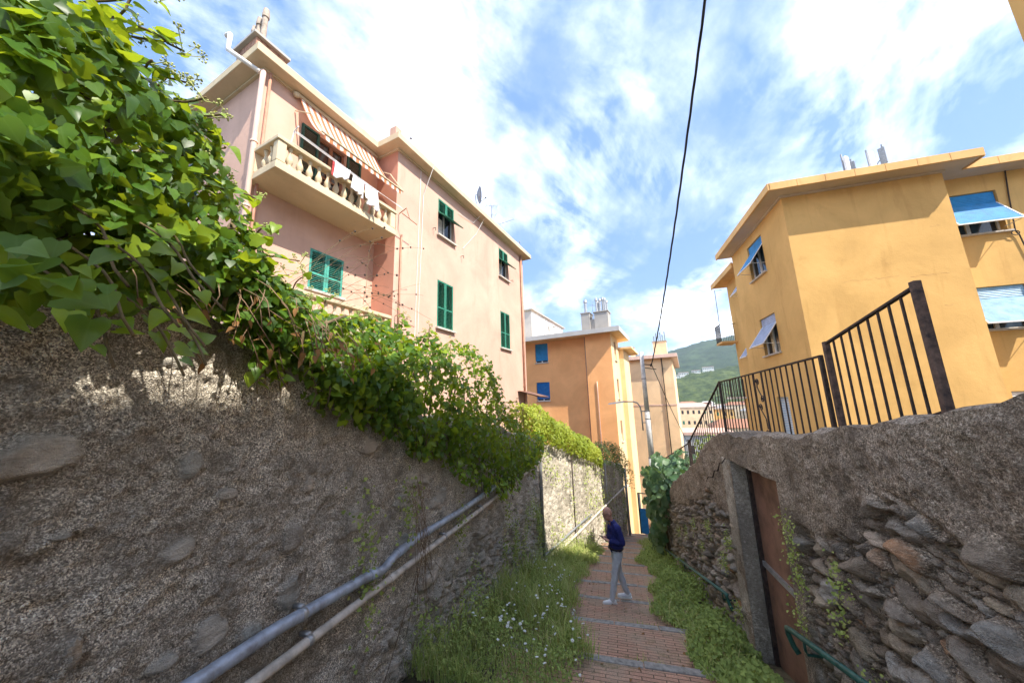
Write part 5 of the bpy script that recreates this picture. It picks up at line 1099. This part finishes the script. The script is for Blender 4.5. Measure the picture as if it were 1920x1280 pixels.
# tufts in the joints of the steps
PP = []
for k in range(0, 11):
    ye = STEP0+k*TREAD
    for j in range(random.randint(2, 5)):
        cx = path_x(ye)+random.choice((random.uniform(-.85,-.3), random.uniform(.05,.75), random.uniform(-.5,.6))); m = random.randint(35, 110); s_ = random.uniform(.05,.16)
        yy = ye+.05+np.abs(rng.normal(size=m))*.08; PP.append(np.stack([cx+s_*rng.normal(size=m), yy, np.array([step_z(v) for v in yy])], 1))
P = np.concatenate(PP); blades('grass', 'small grass tufts in the joints below the kerb stones', P, .03+.08*rng.random(len(P)), .3+.8*rng.random(len(P)), M['weed'], .004)
# wall-foot plants and hanging roots on the dark wall, ferns on the stone wall
n = 2600; k = 24; cy_ = rng.uniform(2.2, 9.6, k); cz_ = np.array([street_z(v) for v in cy_])+rng.uniform(.15, 1.5, k); i = rng.integers(0, k, n); P = np.stack([-1.95+.05*np.abs(rng.normal(size=n)), cy_[i]+.09*rng.normal(size=n), cz_[i]+.17*rng.normal(size=n)], 1)
o = leaves('weeds', P, np.tile([.9,-.3,.4],(n,1)), np.tile([.3,0,-.3],(n,1)), rng.uniform(.015,.035,n), M['weed'], 'heart', None, .6, .1+.7*rng.random(n)); tag(o, 'small plants rooted in the lower face of the dark wall', 'weeds', None, 'stuff')
n = 1300; cs_ = [(5.3,-1.75),(5.6,-2.1),(6.3,-1.9),(6.9,-2.4),(7.4,-2.2),(8.3,-2.6),(3.55,-1.05),(3.5,-1.25),(3.45,-1.4),(2.9,-1.15),(3.0,-1.4),(2.7,-1.65),(9.2,-2.9),(5.25,-2.5),(3.58,-1.7)]; i = rng.integers(0, len(cs_), n); c = np.array(cs_)[i]; P = np.stack([1.37-.04*np.abs(rng.normal(size=n)), c[:,0]+.05*rng.normal(size=n), c[:,1]+.07*rng.normal(size=n)], 1)
o = leaves('weeds', P, np.tile([-.9,-.4,.4],(n,1)), np.tile([-.3,0,.2],(n,1)), rng.uniform(.010,.024,n), M['weed'], 'heart', None, .7, .3+.6*rng.random(n)); tag(o, 'little ferns and wall plants in the joints of the right-hand stone wall', 'weeds', None, 'stuff')
rt2 = thing('hanging_roots', 'reddish dry roots hanging down the dark wall across the two pipes', 'roots', (-1.9,3.2,-.9)); stems('root_strands', [[(.02, random.gauss(0,.10), random.uniform(.0,.25)), (.05+random.uniform(0,.04), random.gauss(0,.14), -.35), (.06+random.uniform(0,.03), random.gauss(.05,.2), -random.uniform(.6,1.2))] for _ in range(15)], .002, M['twig'], rt2, 4)
# white wild flowers: each a stalk with a flat head
def flower_head(seed):
    r_ = random.Random(seed); b = MB(); b.m = 0
    for i in range(22):
        a = i*2.4; q = .9*math.sqrt(i/22); c = (q*cos(a)*.030, q*sin(a)*.030, .004*r_.random()-.006*q); b.ball(c, (.0062,.0062,.0035), 6, 4)
    return b
fl = thing('white_flower', 'white lace-topped wildflower on a thin stalk in the left-hand weeds', 'flower', (0,0,0), 0, 'white wildflowers among the left-hand weeds'); fh = flower_head(1).build('flower_head', M['petal'], fl); m = MB(); m.tube([(.05,.02,-.45),(.02,.0,-.2),(0,0,-.003)], .0022, 4); fs = m.build('stalk', M['vine'], fl)
spots = []
for i in range(115):
    y = 3.4+4.2*random.random()**1.1 if i > 12 else random.uniform(3.3,4.0); e = float(edge_l(np.array([y]))[0]); f_ = random.betavariate(2.2,1.5); x = -1.75+(e+.08+1.75)*f_; spots.append((x, y, street_z(y)+.50-.24*f_+random.uniform(-.12,.08)))
for i, (x, y, z) in enumerate(spots):
    r = fl
    if i:
        r = fl.copy(); COL.objects.link(r)
        for c in (fh, fs): d = c.copy(); COL.objects.link(d); d.parent = r
    r.location = (x, y, z); s = random.uniform(.34, .74)*(.85 if y > 5 else 1); r.scale = (s, s, .8); r.rotation_euler = (random.gauss(.1,.3), random.gauss(.15,.3), random.uniform(0,6))
# fallen dead leaves on the steps
n = 46; y = rng.uniform(2.8, 9, n); x = path_x(5)+rng.uniform(-.9,.75,n); P = np.stack([x, y, np.array([step_z(v) for v in y])+.012], 1)
o = leaves('fallen_leaves', P, np.tile([0,0,1.],(n,1)), rng.normal(size=(n,3)), rng.uniform(.02,.05,n), M['deadleaf'], 'heart', None, .25); tag(o, 'dry fallen leaves scattered on the brick steps', 'leaves', None, 'stuff')

# ------------------------------------------------------------------ hills and the town below
def hill(name, cx, cy, az0, az1, r0, r1, crest, low, seed, mat, nu=260, nv=110):
    A = np.linspace(rad(az0), rad(az1), nu); R_ = np.linspace(0, 1, nv); a = np.repeat(A, nv); t = np.tile(R_, nu); r = r0+(r1-r0)*t
    x, y = np.sin(a)*r, np.cos(a)*r; h = low+(crest(np.degrees(a))-low)*np.sin(t*pi/2)**1.15
    p = np.stack([x, y, 0*x], 1); h = h+7*fbm(p/90, 3, seed)*t+(2.3*fbm(p/13, 3, seed+5)+1.7*np.abs(fbm(p/5.5, 2, seed+9)))
    i = (np.arange(nu-1)[:,None]*nv+np.arange(nv-1)[None]).ravel(); o = raw_mesh(name, np.stack([x,y,h],1), np.stack([i,i+nv,i+nv+1,i+1],1), mat, None, True); o['kind'] = 'structure'; return o
def forest(name, a, b_):
    m, nt, b, _ = new_mat(name); oc = obj_coord(nt); c = mixc(nt, ramp(nt, noise(nt, oc, .11, 8, .75), [(.35,0.),(.65,1.)]), a, b_)
    c = mixc(nt, math_(nt,'MULTIPLY',ramp(nt, noise(nt, oc, .018, 5, .6), [(.5,0.),(.7,1.)]),.5), c, tuple(x*1.7 for x in b_)); nt.links.new(c, b.inputs['Base Color']); b.inputs['Roughness'].default_value = 1; b.inputs['Specular IOR Level'].default_value = 0
    bumpn(nt, b, noise(nt, oc, .25, 6, .7), 1., 2.); return m
M['far_wood'] = forest('far_woods', (.018,.036,.022), (.055,.082,.036)); M['near_wood'] = forest('near_woods', (.018,.036,.016), (.11,.14,.045))
hill('hill', 0, 0, -35, 60, 620, 1150, lambda a: np.interp(a, [-35,0,8,11,14,18,25,60], [120,140,137,147,163,172,165,120]), 30, 3, M['far_wood'], 330, 130)
hill('hill', 0, 0, -30, 55, 330, 600, lambda a: np.interp(a, [-30,5,10,14,20,30,55], [35,40,38,45,52,50,35]), -6, 13, M['near_wood'], 300, 130)
struct(raw_mesh('valley_floor', [(-900,70,-30),(1200,70,-30),(1500,1250,-30),(-1200,1250,-30)], [(0,1,2,3)], M['soil']))
def block(label, x, y, z0, h, w, d, rz, wall_, roof_, floors, cols, pitched, grp):
    t = thing('town_house', label, 'building', (x,y,z0), rz, grp); b = MB(); b.box(-w/2,w/2,-d/2,d/2,0,h); b.build('wall', wall_, t)
    b = MB()
    if pitched: b.add([(-w/2-.4,-d/2-.4,h+.01),(w/2+.4,-d/2-.4,h+.01),(w/2+.4,d/2+.4,h+.01),(-w/2-.4,d/2+.4,h+.01),(-w/2+w*.2,0,h+2.2),(w/2-w*.2,0,h+2.2)], [(3,2,1,0),(0,1,5,4),(1,2,5),(2,3,4,5),(3,0,4)])
    else: b.box(-w/2-.4,w/2+.4,-d/2-.4,d/2+.4,h+.01,h+.6)
    b.build('roof', roof_, t)
    if floors:
        for i in range(floors):
            for j in range(cols):
                b = MB(); cx = -w/2+w*(j+.5)/cols; cz = h*(i+.5)/floors+.1; b.box(cx-.5,cx+.5,-d/2-.03,-d/2+.02,cz-.85,cz+.85); b.build('window', M['room'] if (i+j)%5 else M['green'], t)
    return t
G = 'houses of the far town'
block('tan town house with three rows of small dark windows, seen between beige building and fence', 41, 200, -28, 25.5, 20, 12, rad(-9), M['beige'], M['pot'], 5, 8, True, G)
block('pink edged narrow town house at the left of the tan one', 27.5, 185, -26, 21.5, 6, 10, rad(-5), M['pink'], M['tile'], 5, 3, True, G)
block('yellow town house with a green patch behind the middle of the sloping fence', 56, 205, -28, 24, 12, 12, rad(-9), M['yellow'], M['pot'], 5, 4, False, G)
block('wide flat pale roof in front of the tan town house', 20.5, 88, -19, 12.2, 9, 14, rad(-8), M['greyband'], M['pink'], 2, 4, False, G)
block('low brown roofed house behind the steep fence panel', 36, 120, -22, 14.5, 12, 14, rad(-6), M['beige'], M['tile'], 2, 4, True, G)
for i in range(64):
    a = rad(random.uniform(6, 27)); r = 250+330*random.random(); h = random.uniform(9, 17); zt = -4+.023*(r-250)+random.uniform(-4,2.5)
    mt = random.choice(['white_wall','white_wall','pink','beige','cream','orange_pale']); word = {'white_wall':'white','pink':'pink','beige':'tan','cream':'cream','orange_pale':'peach'}[mt]
    block(f'small {word} house among the packed rooftops of the far town', sin(a)*r, cos(a)*r, zt-h, h, random.uniform(8,16), 10, random.uniform(-.4,.4), M[mt], M[random.choice(['tile','pot','greyband','tile'])], 0, 0, random.random() < .6, f'{word} houses packed in the far town')
for i, (a, hh) in enumerate(((10.3,2.5),(11.3,4),(13.0,3),(14.6,4.5))):
    r = 590; z = float(np.interp(a, [5,10,14,20], [40,38,45,52]))+.5; block('pale long apartment house among the trees on the hillside', sin(rad(a))*r, cos(rad(a))*r, z-5, 5+hh, 5+2.2*hh, 9, rad(-a), M['white_wall'], M['pink'], 2, 6, False, 'pale houses on the wooded hillside')

# ------------------------------------------------------------------ the man on the steps
def blob(name, prims, mat, parent, voxel=.009, sm=4, wrinkle=0, seed=1):
    b = MB()
    for p in prims:
        if p[0] == 'c':
            _, a, ra, c, rc = p; a, c = Vector(a), Vector(c); n = 5; b.tube([a.lerp(c, i/n) for i in range(n+1)], [ra+(rc-ra)*i/n for i in range(n+1)], 14); b.ball(a, ra, 14, 9); b.ball(c, rc, 14, 9)
        else: b.ball(p[1], p[2], 16, 11, p[3] if len(p) > 3 else None)
    o = b.build(name, mat, parent, True); rm = o.modifiers.new('r', 'REMESH'); rm.mode = 'VOXEL'; rm.voxel_size = voxel; s_ = o.modifiers.new('s', 'SMOOTH'); s_.iterations = sm; s_.factor = .5
    dg = bpy.context.evaluated_depsgraph_get(); me = bpy.data.meshes.new_from_object(o.evaluated_get(dg)); o.modifiers.clear(); o.data = me
    me.polygons.foreach_set('use_smooth', [True]*len(me.polygons))
    if wrinkle:
        c = np.zeros(len(me.vertices)*3, np.float32); me.vertices.foreach_get('co', c); c = c.reshape(-1,3); nn = np.zeros(len(c)*3, np.float32); me.vertices.foreach_get('normal', nn); nn = nn.reshape(-1,3)
        w = fbm(c*np.array([14,14,9]), 3, seed); c = c+nn*(wrinkle*w)[:,None]; me.vertices.foreach_set('co', c.ravel()); me.update()
    return o
man = thing('person', 'bald man in glasses, navy shirt and grey trousers standing on the brick steps', 'person', (-.075,6.83,-3.31), 0)
Fd = Vector((-.965,-.262,0)); Ld = Vector((.262,-.965,0))
J = lambda f, l, z: Fd*f+Ld*l+RZ*z
tilt = Matrix.Rotation(math.atan2(Fd.y, Fd.x), 3, 'Z')@Matrix.Rotation(rad(20), 3, 'Y')
hc = J(.105,.01,1.665); H_ = lambda f, l, z: hc+tilt@Vector((f, -l*-1, z))
arm = {}
for s in (1, -1):
    arm[s] = (J(-.03,.185*s,1.425), J(-.10 if s > 0 else -.02,.245*s,1.15), J(.135,.15*s if s > 0 else -.11,1.165), J(.20,.085*s if s > 0 else -.05,1.185))
pr = [('c',J(.03,0,1.46),.055,J(.075,.005,1.60),.052), ('e',H_(0,0,.02),(.098,.076,.108),tilt), ('e',H_(.03,0,-.055),(.066,.058,.07),tilt), ('e',H_(.098,0,-.02),(.018,.014,.026),tilt), ('c',H_(.09,0,.012),.012,H_(.108,0,-.028),.014),
      ('e',H_(.088,0,-.062),(.014,.026,.008),tilt), ('e',H_(.078,0,-.10),(.022,.026,.018),tilt), ('e',H_(-.012,.078,-.01),(.022,.01,.034),tilt), ('e',H_(-.012,-.078,-.01),(.022,.01,.034),tilt), ('e',H_(.084,.034,.018),(.012,.016,.008),tilt), ('e',H_(.084,-.034,.018),(.012,.016,.008),tilt)]
for s in (1, -1):
    w_, h_ = arm[s][2], arm[s][3]; pr.append(('c',arm[s][1].lerp(w_,.6),.036,w_,.028)); dirh = (h_-w_).normalized(); lat = dirh.cross(RZ).normalized(); up = lat.cross(dirh)
    pr += [('c',w_,.027,h_,.028), ('e',h_,(.036,.036,.022))]
    for k in range(4):
        b0 = h_+dirh*.018+lat*(.021-.014*k)+up*.002; l1 = (.036,.042,.040,.032)[k]; k1 = b0+dirh*l1+up*.006; k2 = k1+dirh*l1*.55-up*.020; pr += [('c',b0,.0095,k1,.0088), ('c',k1,.0088,k2,.0075)]
    tb = w_+dirh*.03+lat*(.03*-s); pr += [('c',tb,.012,tb+dirh*.035+lat*(-.014*s)+up*.012,.010), ('c',tb+dirh*.035+lat*(-.014*s)+up*.012,.010,tb+dirh*.06+up*.008,.0085)]
body = blob('body', pr, M['skin'], man, .0068, 3)
sh = [('c',J(-.02,0,1.0),.135,J(-.01,0,1.18),.145), ('e',J(-.02,.045,1.02),(.135,.135,.10)), ('e',J(-.02,-.045,1.02),(.135,.135,.10)), ('c',J(-.005,.05,1.18),.135,J(-.01,.07,1.34),.125), ('c',J(-.005,-.05,1.18),.135,J(-.01,-.07,1.34),.125), ('c',J(-.02,.15,1.43),.068,J(-.02,-.15,1.43),.068), ('c',J(-.01,.05,1.44),.075,J(.025,.0,1.49),.062), ('c',J(-.01,-.05,1.44),.075,J(.025,.0,1.49),.062)]
for s in (1, -1): a0, a1, a2, a3 = arm[s]; sh += [('c',a0,.076,a1,.058), ('c',a1,.057,a1.lerp(a2,.9),.042)]
shirt = blob('shirt', sh, M['shirt'], man, .011, 2, .010, 5)
b = MB(); b.tube([J(.035+.062*cos(a),.062*sin(a),1.505+.018*cos(a)) for a in [i*2*pi/16 for i in range(17)]], .014, 6); b.build('collar', M['shirt'], shirt, True)
kn = {1:(J(.075,.10,.485), J(.165,.12,.085)), -1:(J(-.07,-.085,.49), J(-.205,-.10,.105))}
tr = [('c',J(-.02,.055,.97),.112,J(-.02,-.055,.97),.112), ('c',J(-.025,.06,.89),.112,J(-.03,-.06,.89),.112)]
for s in (1, -1): tr += [('c',J(-.02,.078*s,.87),.100,kn[s][0],.066), ('c',kn[s][0],.066,kn[s][1],.056)]
blob('trousers', tr, M['trouser'], man, .0105, 2, .011, 15)
b = MB(); ring = [J(-.02+.142*cos(a),.186*sin(a),1.005) for a in [i*2*pi/28 for i in range(29)]]; b.tube(ring, .017, 6); be = b.build('belt', M['leather'], man, True); b = MB(); b.obox(J(.135,.0,1.005), Ld*.022, RZ*.018, Fd*.006); b.build('buckle', M['steel'], be)
for s, yaw, pit in ((1,.0,0.),(-1,-.25,.18)):
    an = kn[s][1]; d = (Fd*cos(yaw)+Ld*sin(yaw)); up = RZ; base = Vector((an.x,an.y,.0)); lat = Ld*cos(yaw)-Fd*sin(yaw); g_ = 0 if s > 0 else -.0
    q = [('c',base+d*-.045+RZ*(.045+pit*.1),.042,base+d*.06+RZ*.046,.043), ('c',base+d*.06+RZ*.044,.043,base+d*.165+RZ*.034,.034), ('c',base+RZ*.07,.045,base+RZ*.10,.045)]
    so2 = blob('shoe', q, M['shoe'], man, .009, 2); b = MB(); b.prism([tuple((base+d*u+lat*v).xy) for u, v in ((-.09,-.03),(-.09,.03),(0,.042),(.12,.047),(.185,.03),(.20,0),(.185,-.03),(.12,-.047),(0,-.042))], .0, .026); b.build('sole', M['white'], so2)
b = MB()
for s in (1, -1):
    c0 = H_(.100,.033*s,.012); r_ = [c0+tilt@Vector((.004*abs(cos(a)),.027*cos(a),.020*sin(a))) for a in [i*2*pi/14 for i in range(15)]]; b.tube(r_, .0032, 5); b.tube([H_(.100,.06*s,.018), H_(.04,.078*s,.02), H_(-.01,.08*s,.012)], .003, 5)
b.tube([H_(.106,.008,.016), H_(.106,-.008,.016)], .003, 5); b.build('glasses', M['leather'], man)
ph = MB(); c = (arm[1][3]+arm[-1][3])/2+Fd*.05+RZ*.03; ph.obox(c, Ld*.035, (Fd*.8+RZ*.35).normalized()*.07, Vector((0,0,.004))); tag(ph.build('phone', M['leather']), 'small dark phone held in the hands of the man', 'phone').location = man.location
man.scale = (.84,)*3; bpy.data.objects['phone'].scale = (.84,)*3
# a bird in the sky
bd = MB(); bd.ball((0,0,0), (.16,.06,.06), 8, 6); bd.add([(-.06,0,.02),(.08,0,.02),(.0,.4,.14),(-.08,.3,.1)], [(0,1,2,3)]); bd.add([(-.06,0,.02),(.08,0,.02),(.0,-.4,.14),(-.08,-.3,.1)], [(3,2,1,0)]); bd.add([(-.14,.03,0),(-.14,-.03,0),(-.28,-.06,0),(-.28,.06,0)], [(0,1,2,3)])
o = bd.build('bird', M['leather'], None, True); tag(o, 'small dark bird flying over the orange roof', 'bird'); o.location = (-5.6,40,9.3); o.rotation_euler = (.3,.4,1.0)

# ------------------------------------------------------------------ the summer air between here and the hills
b = MB(); b.box(-1300,1700,-60,1400,-60,260); hz = b.build('haze', M['white']); hz['kind'] = 'stuff'
hm = bpy.data.materials.new('haze'); hm.use_nodes = True; nt = hm.node_tree; nt.nodes.clear(); out = nt.nodes.new('ShaderNodeOutputMaterial'); pv = nt.nodes.new('ShaderNodeVolumePrincipled')
pv.inputs['Color'].default_value = (.72,.84,1,1); pv.inputs['Density'].default_value = .0003; pv.inputs['Anisotropy'].default_value = .2; nt.links.new(pv.outputs[0], out.inputs['Volume']); hz.data.materials.clear(); hz.data.materials.append(hm)
SC.cycles.volume_bounces = 0; SC.cycles.volume_step_rate = 5
